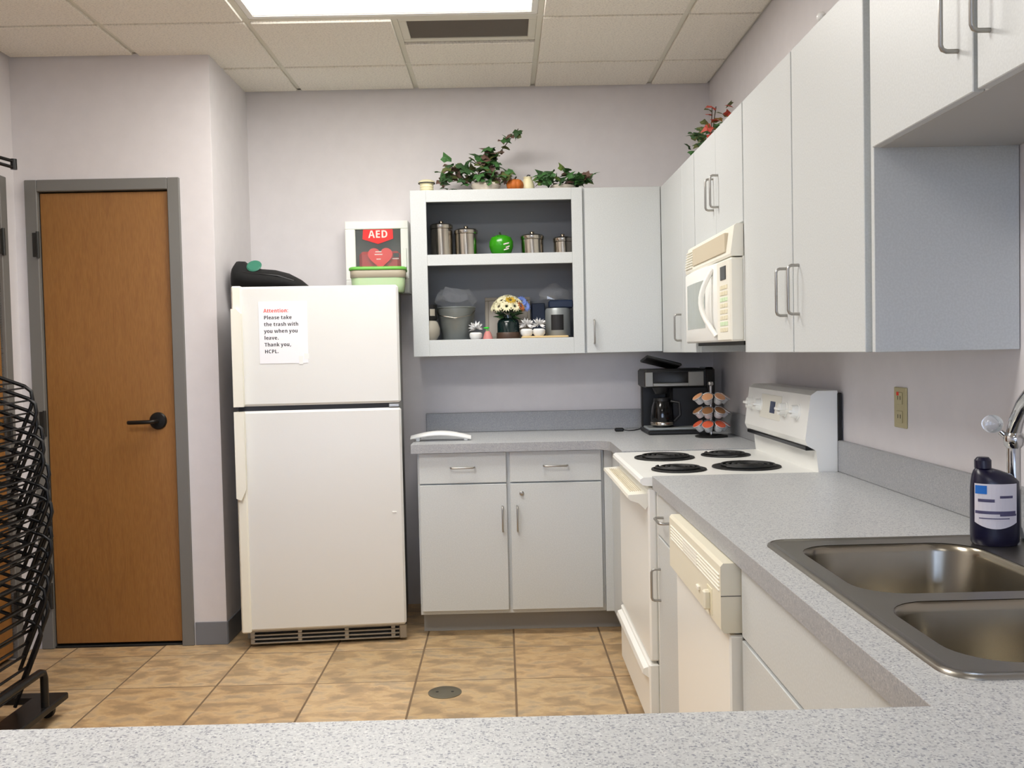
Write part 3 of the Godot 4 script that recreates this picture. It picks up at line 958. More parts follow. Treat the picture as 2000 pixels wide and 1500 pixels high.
func text(parent: Node, called: String, s: String, height: float, m: Material, at: Vector3, most := 1.0, centred := false) -> MeshInstance3D:
	var f := SystemFont.new()
	f.font_names = PackedStringArray(["Droid Sans"])
	f.font_weight = 700
	var t := TextMesh.new()
	t.font = f
	t.text = s
	t.font_size = 32
	t.pixel_size = height / 32.0 * 1.05
	t.depth = 0.0006
	t.horizontal_alignment = HORIZONTAL_ALIGNMENT_CENTER if centred else HORIZONTAL_ALIGNMENT_LEFT
	t.vertical_alignment = VERTICAL_ALIGNMENT_CENTER
	var o := part(parent, called, t, m, at)
	return o


# ================================================================ stove
func stove() -> void:
	var z0 := -3.802
	var z1 := -3.040
	var s := thing("stove", "white freestanding electric stove with four black coil burners", "stove")
	part(s, "body", bx(Vector3(0.500, 0.060, z0 + 0.004), Vector3(1.095, 0.880, z1 - 0.004), 0.002), M.white)
	# cooktop with a rounded, sloping front lip
	var st := mb()
	prism(st, PackedVector2Array([Vector2(1.095, 0.880), Vector2(0.470, 0.880), Vector2(0.452, 0.884), Vector2(0.444, 0.892), Vector2(0.446, 0.903), Vector2(0.456, 0.909), Vector2(1.095, 0.911)]), Vector3(0, 0, z0), Vector3.RIGHT, Vector3.UP, Vector3(0, 0, z1 - z0))
	part(s, "cooktop", st, M.white)
	part(s, "door", bx(Vector3(0.470, 0.292, z0 + 0.008), Vector3(0.500, 0.872, z1 - 0.008), 0.006), M.white)
	# slotted handle shelf
	st = mb()
	prism(st, PackedVector2Array([Vector2(0.470, 0.812), Vector2(0.462, 0.800), Vector2(0.440, 0.822), Vector2(0.412, 0.832), Vector2(0.404, 0.840), Vector2(0.406, 0.850), Vector2(0.470, 0.854)]), Vector3(0, 0, z0 + 0.012), Vector3.RIGHT, Vector3.UP, Vector3(0, 0, z1 - z0 - 0.024))
	var h := part(s, "handle", st, M.cream)
	var sl := mb()
	for k in 6:
		box(sl, Vector3(0.421 + 0.007 * k, 0.851, z0 + 0.08), Vector3(0.424 + 0.007 * k, 0.8545, z1 - 0.08))
	part(h, "slot", sl, M.slat_tan)
	var dr := part(s, "drawer", bx(Vector3(0.466, 0.066, z0 + 0.008), Vector3(0.500, 0.282, z1 - 0.008), 0.005), M.white)
	st = mb()
	prism(st, PackedVector2Array([Vector2(0.468, 0.268), Vector2(0.450, 0.262), Vector2(0.446, 0.246), Vector2(0.468, 0.230)]), Vector3(0, 0, z0 + 0.03), Vector3.RIGHT, Vector3.UP, Vector3(0, 0, z1 - z0 - 0.06))
	part(dr, "lip", st, M.white)
	part(s, "base", bx(Vector3(0.54, 0.0, z0 + 0.03), Vector3(1.08, 0.066, z1 - 0.03)), M.dark)
	# back guard: overhanging console above a plain riser
	st = mb()
	prism(st, PackedVector2Array([Vector2(1.100, 0.905), Vector2(1.100, 1.182), Vector2(1.032, 1.182), Vector2(1.012, 1.168), Vector2(0.992, 1.020), Vector2(1.000, 1.000), Vector2(1.028, 0.985), Vector2(1.036, 0.905)]), Vector3(0, 0, z0), Vector3.RIGHT, Vector3.UP, Vector3(0, 0, z1 - z0))
	var g := part(s, "backguard", st, M.white)
	part(g, "gap_shade", bx(Vector3(1.099, 0.70, z0 + 0.006), Vector3(1.112, 1.174, z1 + 0.006), 0.002), M.black)  # black sheet added to stand for the shade in the gap at the wall
	part(g, "vent_strip", bx(Vector3(0.996, 0.984, z0 + 0.02), Vector3(1.030, 0.998, z1 - 0.012), 0.002), M.black_gloss)
	# console face leans back: basis with the face normal
	var n := Vector3(-0.148, 0.020, 0).normalized()
	var face := Basis(Vector3(0, 0, 1), n, Vector3(0, 0, 1).cross(n))
	for kz in [-3.715, -3.600, -3.285, -3.150]:
		var kn := mb()
		lathe(kn, [Vector2(0.0, -0.002), Vector2(0.028, -0.002), Vector2(0.028, 0.003), Vector2(0.023, 0.005), Vector2(0.021, 0.026), Vector2(0.0, 0.028)], 22)
		box(kn, Vector3(-0.0225, 0.012, -0.005), Vector3(0.0225, 0.036, 0.005), 0.002)
		var k := part(g, "knob", kn, M.white)
		k.transform = Transform3D(Basis(Vector3(0, 0, 1), n, n.cross(Vector3(0, 0, 1)) * -1.0), Vector3(1.0035, 1.106, kz))
	var sc := part(g, "clock_display", bx(Vector3(-0.030, 0.0, -0.022), Vector3(0.030, 0.003, 0.022), 0.001), M.screen_blue)
	sc.transform = Transform3D(face, Vector3(1.003, 1.105, -3.44))
	var pn := part(g, "control_panel", bx(Vector3(-0.16, 0.0, -0.045), Vector3(0.10, 0.0015, 0.045), 0.0005), M.cream)
	pn.transform = Transform3D(face, Vector3(1.003, 1.105, -3.44))
	# burners: drip pan ring and coil
	for b in [[0.618, -3.575, 0.104], [0.606, -3.215, 0.084], [0.866, -3.615, 0.084], [0.850, -3.245, 0.108]]:
		var br: float = b[2]
		var pan := part(s, "burner", lt([Vector2(br + 0.012, 0.0), Vector2(br + 0.011, 0.004), Vector2(br + 0.004, 0.005), Vector2(br, 0.001), Vector2(0.02, -0.001), Vector2(0.0, -0.001)], 36), M.coil, Vector3(b[0], 0.9105, b[1]))
		var pts := []
		var turns := 3.6 if br < 0.1 else 4.4
		for i in int(turns * 20) + 1:
			var a := TAU * i / 20.0
			var rr := 0.018 + (br - 0.022) * (i / (turns * 20.0))
			pts.append(Vector3(cos(a) * rr, 0.0085, sin(a) * rr))
		var co := mb()
		tube(co, pts, 0.0042, 6)
		part(pan, "coil", co, M.coil)


# ================================================================ dishwasher
func dishwasher() -> void:
	var z0 := -2.574
	var z1 := -1.966
	var d := thing("dishwasher", "white dishwasher with a cream control panel under the counter", "dishwasher")
	part(d, "body", bx(Vector3(0.508, 0.10, z0 + 0.004), Vector3(RW - 0.03, 0.866, z1 - 0.004), 0.002), M.carcass)
	part(d, "door", bx(Vector3(0.474, 0.125, z0), Vector3(0.506, 0.712, z1), 0.004), M.white)
	part(d, "kick_plate", bx(Vector3(0.540, 0.0, z0 + 0.004), Vector3(0.560, 0.10, z1 - 0.004)), M.dark)
	var st := mb()
	prism(st, PackedVector2Array([Vector2(0.506, 0.718), Vector2(0.462, 0.718), Vector2(0.456, 0.726), Vector2(0.456, 0.862), Vector2(0.462, 0.869), Vector2(0.506, 0.869)]), Vector3(0, 0, z0), Vector3.RIGHT, Vector3.UP, Vector3(0, 0, z1 - z0))
	var p := part(d, "control_panel", st, M.almond)
	for k in 5:
		part(p, "vent_slat", bx(Vector3(0.4535, 0.806 + 0.0085 * k, z0 + 0.025), Vector3(0.458, 0.810 + 0.0085 * k, z1 - 0.012), 0.0012), M.cream)
	part(p, "handle_recess", bx(Vector3(0.454, 0.808, z0 + 0.20), Vector3(0.4575, 0.842, z0 + 0.37), 0.0012), M.cream)
	part(p, "seam", bx(Vector3(0.4562, 0.7975, z1 - 0.001), Vector3(0.5, 0.799, z1 + 0.0004)), M.dark)
	var kn := mb()
	box(kn, Vector3(0.440, 0.742, z0 + 0.492), Vector3(0.457, 0.786, z0 + 0.512), 0.004)
	part(p, "latch_knob", kn, M.almond)
	part(p, "knob_plate", bx(Vector3(0.4545, 0.734, z0 + 0.478), Vector3(0.457, 0.794, z0 + 0.528), 0.001), M.key_tan)
	part(p, "button", bx(Vector3(0.450, 0.757, z0 + 0.375), Vector3(0.457, 0.768, z0 + 0.400), 0.002), M.cream)


# ================================================================ microwave
func microwave() -> void:
	var z0 := -3.798
	var z1 := -3.046
	var m := thing("microwave", "white over-the-range microwave under the short cabinet above the stove", "microwave")
	part(m, "body", bx(Vector3(0.795, 1.352, z0), Vector3(RW - 0.004, 1.738, z1), 0.003), M.white)
	part(m, "underside", bx(Vector3(0.80, 1.340, z0 + 0.02), Vector3(RW - 0.02, 1.352, z1 - 0.02)), M.dark)
	# vent head across the top
	var st := mb()
	prism(st, PackedVector2Array([Vector2(0.800, 1.632), Vector2(0.758, 1.632), Vector2(0.755, 1.640), Vector2(0.768, 1.732), Vector2(0.776, 1.738), Vector2(0.800, 1.738)]), Vector3(0, 0, z0), Vector3.RIGHT, Vector3.UP, Vector3(0, 0, z1 - z0))
	var v := part(m, "vent_head", st, M.cream)
	part(v, "vent_panel", bx(Vector3(0.752, 1.652, z0 + 0.16), Vector3(0.775, 1.716, z1 - 0.07), 0.001), M.slat_tan)
	for k in 7:
		part(v, "louvre", bx(Vector3(0.750 + 0.0012 * k, 1.648 + 0.0105 * k, z0 + 0.012), Vector3(0.770, 1.6535 + 0.0105 * k, z0 + 0.14), 0.001), M.cream)
	# bowed door
	var n := 10
	var zs := z1 - 0.190
	var rings := []
	for i in n + 1:
		var t := float(i) / n
		var bow := 0.758 - 0.016 * sin(PI * clampf(t * 0.9 + 0.05, 0, 1))
		var zz := lerpf(z0, zs, t)
		rings.append([Vector3(0.800, 1.352, zz), Vector3(bow + 0.004, 1.352, zz), Vector3(bow, 1.360, zz), Vector3(bow, 1.622, zz), Vector3(bow + 0.004, 1.628, zz), Vector3(0.800, 1.628, zz)])
	st = mb()
	loft(st, rings, true, true, false, 0)
	var d := part(m, "door", st, M.white)
	st = mb()
	for i in range(1, 7):
		var t0 := 0.10 + 0.62 * (i - 1) / 6.0
		var t1 := 0.10 + 0.62 * i / 6.0
		var b0 := 0.758 - 0.016 * sin(PI * (t0 * 0.9 + 0.05)) - 0.0008
		var b1 := 0.758 - 0.016 * sin(PI * (t1 * 0.9 + 0.05)) - 0.0008
		quad(st, Vector3(b0, 1.405, lerpf(z0, zs, t0)), Vector3(b1, 1.405, lerpf(z0, zs, t1)), Vector3(b1, 1.580, lerpf(z0, zs, t1)), Vector3(b0, 1.580, lerpf(z0, zs, t0)), Vector3.LEFT)
		quad(st, Vector3(b0 + 0.004, 1.405, lerpf(z0, zs, t0)), Vector3(b1 + 0.004, 1.405, lerpf(z0, zs, t1)), Vector3(b1 + 0.004, 1.580, lerpf(z0, zs, t1)), Vector3(b0 + 0.004, 1.580, lerpf(z0, zs, t0)), Vector3.RIGHT)
	part(d, "window", st, M.window_grey)
	var hp := []
	for i in 13:
		var t := i / 12.0
		hp.append(Vector3(0.752 - 0.040 * sin(PI * t), lerpf(1.372, 1.612, t), zs - 0.055 - 0.030 * sin(PI * t) + 0.04 * (1 - t) * (1 - t)))
	st = mb()
	tube(st, hp, 0.0095, 8)
	part(d, "handle", st, M.white)
	# control panel
	st = mb()
	box(st, Vector3(0.752, 1.352, zs + 0.002), Vector3(0.800, 1.628, z1), 0.006)
	var p := part(m, "control_panel", st, M.cream)
	part(p, "display", bx(Vector3(0.7495, 1.560, zs + 0.060), Vector3(0.753, 1.606, zs + 0.135), 0.001), M.black_gloss)
	for r in 8:
		for c in 3:
			var y := 1.535 - 0.0205 * r
			var zz := zs + 0.050 + 0.036 * c
			part(p, "key", bx(Vector3(0.7502, y - 0.007, zz), Vector3(0.7525, y + 0.007, zz + 0.030), 0.0008), M.key_green if r == 2 or r == 6 else M.key_tan)


# ================================================================ sink
func ring3(p: PackedVector2Array, y: float) -> Array:
	var out := []
	for q in p: out.append(Vector3(q.x, y, q.y))
	return out


# flat strip between a rounded rectangle and the rectangular cell round it
func cell(st: SurfaceTool, x0: float, z0: float, x1: float, z1: float, bx0: float, bz0: float, bx1: float, bz1: float, r: float, y: float) -> void:
	var n := 8
	var inner := rrect(bx0, bz0, bx1, bz1, r, n)
	var outer := PackedVector2Array()
	var cs := [[bx1 - r, bz1 - r, 0.0, x1, z1], [bx0 + r, bz1 - r, PI / 2, x0, z1], [bx0 + r, bz0 + r, PI, x0, z0], [bx1 - r, bz0 + r, PI * 1.5, x1, z0]]
	for q in cs:
		for i in n + 1:
			var a: float = q[2] + PI / 2 * i / n
			var dx := cos(a)
			var dz := sin(a)
			var m := maxf(absf(dx), absf(dz))
			outer.append(Vector2(q[0] + dx / m * absf(q[3] - q[0]), q[1] + dz / m * absf(q[4] - q[1])))
	for k in inner.size():
		var j := (k + 1) % inner.size()
		var a := Vector3(inner[k].x, y, inner[k].y)
		var b := Vector3(inner[j].x, y, inner[j].y)
		var c := Vector3(outer[j].x, y, outer[j].y)
		var d := Vector3(outer[k].x, y, outer[k].y)
		if a.distance_squared_to(b) > 1e-12: tri(st, a, b, c, Vector3.UP)
		if c.distance_squared_to(d) > 1e-12: tri(st, a, c, d, Vector3.UP)


func bowl(st: SurfaceTool, x0: float, z0: float, x1: float, z1: float, r: float, y: float, depth: float) -> void:
	var rings := []
	for q in [[-0.004, 0.0], [0.000, -0.0010], [0.004, -0.005], [0.007, -0.016], [0.022, -depth + 0.045], [0.030, -depth + 0.020], [0.046, -depth + 0.006], [0.068, -depth]]:
		rings.append(ring3(rrect(x0 + q[0], z0 + q[0], x1 - q[0], z1 - q[0], maxf(r - q[0] * 0.4, 0.01), 8), y + q[1]))
	loft(st, rings, false, false, true, 3)
	fan(st, rings[-1], Vector3.UP)


func sink() -> void:
	var y := 0.9195
	var s := thing("sink", "stainless steel double bowl sink set in the counter at right", "sink")
	var x0 := 0.543
	var x1 := 1.096
	var z0 := -1.957
	var z1 := -1.123
	var st := mb()
	# outer rim: rolled edge down to the counter
	var rings := []
	for q in [[0.0, CT + 0.0002], [0.0015, y - 0.0005], [0.006, y + 0.0022], [0.012, y + 0.0016], [0.018, y]]:
		rings.append(ring3(rrect(x0 + q[0], z0 + q[0], x1 - q[0], z1 - q[0], 0.045 - q[0] * 0.6, 8), q[1]))
	loft(st, rings, false, false, false, 5)
	# the deck: from the rounded inner edge of the rim to a rectangle, then the cells
	var i0 := 0.018
	var e := 0.030
	var inner := rrect(x0 + i0, z0 + i0, x1 - i0, z1 - i0, 0.045 - i0 * 0.6, 8)
	var rect := PackedVector2Array()
	var c4 := [Vector2(x1 - e, z1 - e), Vector2(x0 + e, z1 - e), Vector2(x0 + e, z0 + e), Vector2(x1 - e, z0 + e)]
	for q in 4:
		for i in 9: rect.append(c4[q])
	for k in inner.size():
		var j := (k + 1) % inner.size()
		var a := Vector3(inner[k].x, y, inner[k].y)
		var b := Vector3(inner[j].x, y, inner[j].y)
		var c := Vector3(rect[j].x, y, rect[j].y)
		var d := Vector3(rect[k].x, y, rect[k].y)
		if a.distance_squared_to(b) > 1e-12: tri(st, a, b, c, Vector3.UP)
		if c.distance_squared_to(d) > 1e-12: tri(st, a, c, d, Vector3.UP)
	var zm := -1.492
	cell(st, x0 + e, z0 + e, 0.965, zm, 0.588, -1.892, 0.945, -1.508, 0.080, y)
	cell(st, x0 + e, zm, 0.965, z1 - e, 0.588, -1.462, 0.945, -1.168, 0.080, y)
	quad(st, Vector3(0.965, y, z0 + e), Vector3(x1 - e, y, z0 + e), Vector3(x1 - e, y, z1 - e), Vector3(0.965, y, z1 - e), Vector3.UP)
	part(s, "rim", st, M.steel_brush)
	for q in [[-1.892, -1.508], [-1.462, -1.168]]:
		st = mb()
		bowl(st, 0.588, q[0], 0.945, q[1], 0.080, y, 0.185)
		var b := part(s, "bowl", st, M.steel_bowl)
		part(b, "drain", lt([Vector2(0.044, 0.0), Vector2(0.043, 0.003), Vector2(0.036, 0.002), Vector2(0.030, -0.002), Vector2(0.0, -0.002)], 24), M.chrome, Vector3(0.7665, y - 0.1845, (q[0] + q[1]) / 2))


# ================================================================ stack of wire chairs
const ORD := ["topmost", "second", "third", "fourth", "fifth", "sixth", "seventh", "eighth", "ninth", "tenth", "eleventh", "twelfth", "thirteenth", "fourteenth", "fifteenth", "sixteenth", "seventeenth", "eighteenth", "nineteenth", "twentieth"]


func chair_stack() -> void:
	var tilt := Basis(Vector3(0, 0, 1), -deg_to_rad(24.0))
	var wide := 0.46
	var n := 20
	var first: Node3D = null
	for i in n:
		var t := float(i) / (n - 1)                # 0 top, 1 bottom
		var u := t * 2.0 - 1.0
		var at := Vector3(-1.660 + 0.048 * (1.0 - u * u) + 0.006 * sin(i * 2.3), lerpf(1.230, 0.384, t), -3.31 + 0.004 * sin(i * 1.7))
		var label := "black wire stacking chair, %s of the leaning stack at the left" % ("topmost" if i == 0 else ("%s from the top" % ORD[i] if i < n - 1 else "lowest"))
		if first == null:
			first = make_chair(tilt, wide, label)
			first.position = at
		else:
			twin(first, label, at)
	# dolly under the stack
	var d := thing("chair_dolly", "low black chair dolly with a loop bar under the leaning chair stack", "dolly", "", Vector3(-1.93, 0, -3.12))
	var st := mb()
	box(st, Vector3(-0.26, 0.060, -0.36), Vector3(0.235, 0.085, -0.30), 0.004)
	box(st, Vector3(-0.26, 0.060, 0.30), Vector3(0.235, 0.085, 0.36), 0.004)
	box(st, Vector3(0.150, 0.0605, -0.36), Vector3(0.262, 0.0855, 0.36), 0.004)
	box(st, Vector3(-0.262, 0.0605, -0.36), Vector3(-0.19, 0.0855, 0.36), 0.004)
	part(d, "deck", st, M.black_metal)
	st = mb()
	tube(st, [Vector3(0.245, 0.080, -0.215), Vector3(0.245, 0.190, -0.215), Vector3(0.245, 0.210, -0.207), Vector3(0.245, 0.218, -0.185), Vector3(0.245, 0.218, 0.185), Vector3(0.245, 0.210, 0.207), Vector3(0.245, 0.190, 0.215), Vector3(0.245, 0.080, 0.215)], 0.014, 10)
	part(d, "loop_bar", st, M.black_metal)
	for x in [-0.21, 0.195]:
		for z in [-0.33, 0.33]:
			var c := part(d, "caster", lt([Vector2(0.0, -0.011), Vector2(0.026, -0.011), Vector2(0.028, -0.006), Vector2(0.028, 0.006), Vector2(0.026, 0.011), Vector2(0.0, 0.011)], 20, Transform3D(Basis(Vector3.RIGHT, PI / 2), Vector3(0, 0.028, 0))), M.black, Vector3(x, 0, z))
			part(c, "fork", bx(Vector3(-0.012, 0.030, -0.017), Vector3(0.012, 0.060, 0.017), 0.002), M.pull)


func make_chair(b: Basis, wide: float, label: String) -> Node3D:
	var t := thing("stacking_chair", label, "chair", "wire chairs stacked on the dolly")
	var r := 0.0070
	for s in 2:
		var z := wide * s
		var st := mb()
		var pts := []
		for p in [[-0.40, -0.022], [-0.045, 0.0], [-0.016, -0.008], [0.0, -0.034], [0.004, -0.060], [0.010, -0.310]]:
			pts.append(b * Vector3(p[0], p[1], 0) + Vector3(0, 0, z))
		tube(st, pts, r, 8)
		part(t, "side_frame", st, M.black_metal)
		st = mb()
		pts = []
		var zi := 0.016 * (1.0 if s == 0 else -1.0)
		for p in [[-0.54, 0.36], [-0.48, 0.14], [-0.42, 0.006], [-0.40, -0.05], [-0.44, -0.310]]:
			pts.append(b * Vector3(p[0], p[1], zi) + Vector3(0, 0, z))
		tube(st, pts, r, 8)
		part(t, "leg", st, M.black_metal)
	var w := mb()
	for k in 8:
		var x := -0.040 - 0.048 * k
		tube(w, [b * Vector3(x, -0.004 + 0.06 * (x + 0.04), 0.0), b * Vector3(x, -0.012 + 0.06 * (x + 0.04), wide * 0.5), b * Vector3(x, -0.004 + 0.06 * (x + 0.04), wide)], 0.0034, 6)
	part(t, "seat", w, M.black_metal)
	w = mb()
	for k in 5:
		tube(w, [b * Vector3(-0.54 + 0.028 * k, 0.36 - 0.075 * k, 0.016), b * Vector3(-0.56 + 0.028 * k, 0.36 - 0.075 * k, wide * 0.5), b * Vector3(-0.54 + 0.028 * k, 0.36 - 0.075 * k, wide - 0.016)], 0.0034, 6)
	part(t, "backrest", w, M.black_metal)
	w = mb()
	tube(w, [b * Vector3(0.008, -0.250, 0), b * Vector3(0.008, -0.250, wide)], 0.005, 6)
	part(t, "stretcher", w, M.black_metal)
	return t


# ================================================================ defibrillator box on the back wall
func aed() -> void:
	var x0 := -0.797
	var x1 := -0.472
	var y0 := 1.648
	var y1 := 2.022
	var zf := -4.800
	var a := thing("defibrillator_cabinet", "white wall cabinet with a red AED sign and red kit behind its window", "first aid cabinet")
	var st := mb()
	# frame front with a rounded outline
	for q in [[x0, 1.980, x1, y1], [x0, y0, x1, 1.720], [x0, 1.720, -0.745, 1.980], [-0.512, 1.720, x1, 1.980]]:
		box(st, Vector3(q[0], q[1], zf - 0.016), Vector3(q[2], q[3], zf), 0.003)
	box(st, Vector3(x0, y0, BW), Vector3(x0 + 0.012, y1, zf - 0.016), 0.002)
	box(st, Vector3(x1 - 0.012, y0, BW), Vector3(x1, y1, zf - 0.016), 0.002)
	box(st, Vector3(x0 + 0.012, y1 - 0.012, BW), Vector3(x1 - 0.012, y1, zf - 0.016), 0.002)
	box(st, Vector3(x0 + 0.012, y0, BW), Vector3(x1 - 0.012, y0 + 0.012, zf - 0.016), 0.002)
	part(a, "body", st, M.white)
	part(a, "back_panel", bx(Vector3(x0 + 0.012, y0 + 0.012, BW + 0.001), Vector3(x1 - 0.012, y1 - 0.012, BW + 0.006)), M.aed_back)
	part(a, "pane", bx(Vector3(-0.745, 1.720, zf - 0.010), Vector3(-0.512, 1.980, zf - 0.007)), M.glass)
	st = mb()
	prism(st, PackedVector2Array([Vector2(-0.704, 1.979), Vector2(-0.708, 1.930), Vector2(-0.628, 1.904), Vector2(-0.550, 1.930), Vector2(-0.552, 1.979)]), Vector3(0, 0, zf - 0.007), Vector3.RIGHT, Vector3.UP, Vector3(0, 0, 0.002))
	var sg := part(a, "sign", st, M.red)
	text(sg, "lettering", "AED", 0.050, M.sign_white, Vector3(-0.628, 1.954, zf - 0.005), 1.0, true)
	part(a, "latch", bx(Vector3(-0.500, 1.78, zf), Vector3(-0.482, 1.88, zf + 0.008), 0.002), M.white)
	# the red kit inside
	var k := thing("defibrillator", "red defibrillator pouch with a bright red heart shape inside the white wall cabinet", "defibrillator")
	st = mb()
	box(st, Vector3(-0.735, y0 + 0.0135, -4.900), Vector3(-0.520, 1.872, -4.846), 0.016)
	part(k, "pouch", st, M.red_dark)
	var heart := PackedVector2Array()
	for i in 40:
		var t := TAU * i / 40.0
		heart.append(Vector2(16.0 * pow(sin(t), 3), 13.0 * cos(t) - 5.0 * cos(2 * t) - 2.0 * cos(3 * t) - cos(4 * t)) * 0.0040)
	st = mb()
	prism(st, heart, Vector3(-0.622, 1.838, -4.846), Vector3.RIGHT, Vector3.UP, Vector3(0, 0, 0.022))
	part(k, "heart", st, M.red)
	for q in [[0.032, 1.864], [0.040, 1.850], [0.022, 1.826]]:
		part(k, "printed_line", bx(Vector3(-0.630 - q[0] * 0.5, q[1], -4.8242), Vector3(-0.630 + q[0] * 0.5, q[1] + 0.005, -4.8234)), M.sign_white)
	part(k, "tag", bx(Vector3(-0.556, 1.838, -4.846), Vector3(-0.528, 1.860, -4.8445)), M.ink)
	part(k, "printed_line", bx(Vector3(-0.562, 1.829, -4.846), Vector3(-0.528, 1.834, -4.8450)), M.sign_white)


# ================================================================ on the fridge
func fridge_top() -> void:
	var y := 1.6405
	var b := thing("black_bag", "soft black bag with a round green tag lying on the fridge", "bag")
	# sections along x: (x, half depth, height)
	var rings := []
	for q in [[-1.290, 0.02, 0.070], [-1.282, 0.075, 0.135], [-1.262, 0.105, 0.158], [-1.230, 0.115, 0.156], [-1.200, 0.120, 0.130], [-1.150, 0.130, 0.118], [-1.085, 0.130, 0.112], [-1.020, 0.120, 0.094], [-0.965, 0.095, 0.064], [-0.930, 0.055, 0.034], [-0.915, 0.015, 0.010]]:
		var ring := []
		for i in 16:
			var a := TAU * i / 16.0
			var sy := sin(a)
			ring.append(Vector3(q[0], y + maxf(0.0, q[2] * (0.5 + 0.5 * sy) - (0.0 if sy > -0.9 else 0.0)), -4.50 + cos(a) * q[1] * (1.0 if sy > -0.5 else 0.9)))
		rings.append(ring)
	var st := mb()
	loft(st, rings, true, true, false, 2)
	part(b, "body", st, M.black_cloth)
	st = mb()
	tube(st, [Vector3(-1.24, y + 0.100, -4.400), Vector3(-1.19, y + 0.090, -4.394), Vector3(-1.12, y + 0.083, -4.384), Vector3(-1.05, y + 0.074, -4.387), Vector3(-0.98, y + 0.052, -4.412)], 0.007, 6)
	part(b, "seam", st, M.black)
	part(b, "tag", lt([Vector2(0.0, 0.0), Vector2(0.034, 0.0), Vector2(0.036, 0.004), Vector2(0.030, 0.009), Vector2(0.0, 0.011)], 24, Transform3D(Basis(Vector3.RIGHT, 0.9).scaled(Vector3(1, 1, 1)), Vector3(-1.168, y + 0.124, -4.425))), M.teal)
	# food tub
	var t := thing("food_container", "pale green food tub with a bright green lid on the fridge top corner", "food container", "", Vector3(-0.612, y, -4.668), 0.08)
	rings = []
	for q in [[0.118, 0.086, 0.0], [0.126, 0.094, 0.006], [0.130, 0.097, 0.04], [0.134, 0.100, 0.112]]:
		rings.append(ring3(rrect(-q[0], -q[1], q[0], q[1], 0.04, 5), q[2]))
	st = mb()
	loft(st, rings, true, true, false, 2)
	part(t, "tub", st, M.tub)
	rings = []
	for q in [[0.1335, 0.0995, 0.072], [0.1355, 0.1015, 0.074], [0.1368, 0.1028, 0.108], [0.134, 0.100, 0.110]]:
		rings.append(ring3(rrect(-q[0], -q[1], q[0], q[1], 0.04, 5), q[2]))
	st = mb()
	loft(st, rings, false, false, false, 2)
	part(t, "band", st, M.tub_band)
	rings = []
	for q in [[0.140, 0.106, 0.110], [0.142, 0.108, 0.113], [0.142, 0.108, 0.121], [0.136, 0.102, 0.126]]:
		rings.append(ring3(rrect(-q[0], -q[1], q[0], q[1], 0.045, 5), q[2]))
	st = mb()
	loft(st, rings, true, true, false, 2)
	part(t, "lid", st, M.lime)


# ================================================================ shelves
func shelf_upper() -> void:
	var y := 1.8185
	var cans := [[-0.297, 0.056, 0.178, "tallest of the steel canisters, at the left end of the top shelf"], [-0.172, 0.057, 0.150, "second tallest steel canister, left of the green apple"], [0.164, 0.058, 0.115, "wide short steel canister right of the green apple"], [0.320, 0.048, 0.100, "smallest steel canister at the right end of the top shelf"]]
	for c in cans:
		var r: float = c[1]
		var h: float = c[2]
		var o := thing("steel_canister", c[3], "canister", "steel canisters on the top shelf", Vector3(c[0], y, -4.745))
		part(o, "body", lt([Vector2(0.0, 0.0), Vector2(r - 0.003, 0.0), Vector2(r, 0.003), Vector2(r, h - 0.034), Vector2(r - 0.002, h - 0.032), Vector2(0.0, h - 0.032)], 32), M.steel)
		var l := part(o, "lid", lt([Vector2(0.0, h - 0.032), Vector2(r + 0.002, h - 0.032), Vector2(r + 0.003, h - 0.030), Vector2(r + 0.003, h - 0.014), Vector2(r - 0.004, h - 0.008), Vector2(r * 0.55, h - 0.004), Vector2(0.0, h - 0.003)], 32), M.steel)
		part(l, "knob", lt([Vector2(0.0, h - 0.004), Vector2(0.008, h - 0.004), Vector2(0.012, h + 0.006), Vector2(0.010, h + 0.010), Vector2(0.0, h + 0.011)], 16), M.steel)
	var a := thing("ceramic_apple", "shiny bright green ceramic apple with a short stem on the top shelf", "ornament", "", Vector3(0.006, y, -4.745))
	part(a, "body", lt([Vector2(0.0, 0.004), Vector2(0.022, 0.0), Vector2(0.038, 0.004), Vector2(0.053, 0.024), Vector2(0.062, 0.052), Vector2(0.061, 0.076), Vector2(0.050, 0.098), Vector2(0.030, 0.108), Vector2(0.014, 0.104), Vector2(0.0, 0.096)], 28), M.apple)
	var st := mb()
	tube(st, [Vector3(0, 0.096, 0), Vector3(-0.002, 0.112, 0.001), Vector3(-0.008, 0.124, 0.002)], 0.0045, 7)
	part(a, "stem", st, M.stem_brown)
	# painted pale ribbon marks on the front right of the apple
	st = mb()
	for q in [[0.35, 0.066, 0.50], [0.30, 0.050, 0.36], [0.38, 0.038, 0.44]]:
		for i in 4:
			var a0: float = q[0] + q[2] * i / 4.0 + 0.55
			var a1: float = q[0] + q[2] * (i + 1) / 4.0 + 0.55
			var rr := 0.0632
			quad(st, Vector3(cos(a0) * rr, q[1] - 0.004 - 0.002 * i, sin(a0) * rr), Vector3(cos(a1) * rr, q[1] - 0.006 - 0.002 * i, sin(a1) * rr), Vector3(cos(a1) * rr, q[1] - 0.002 * i, sin(a1) * rr), Vector3(cos(a0) * rr, q[1] + 0.002 - 0.002 * i, sin(a0) * rr), Vector3(cos(a0), 0, sin(a0)))
	part(a, "painted_marks", st, M.sign_white)


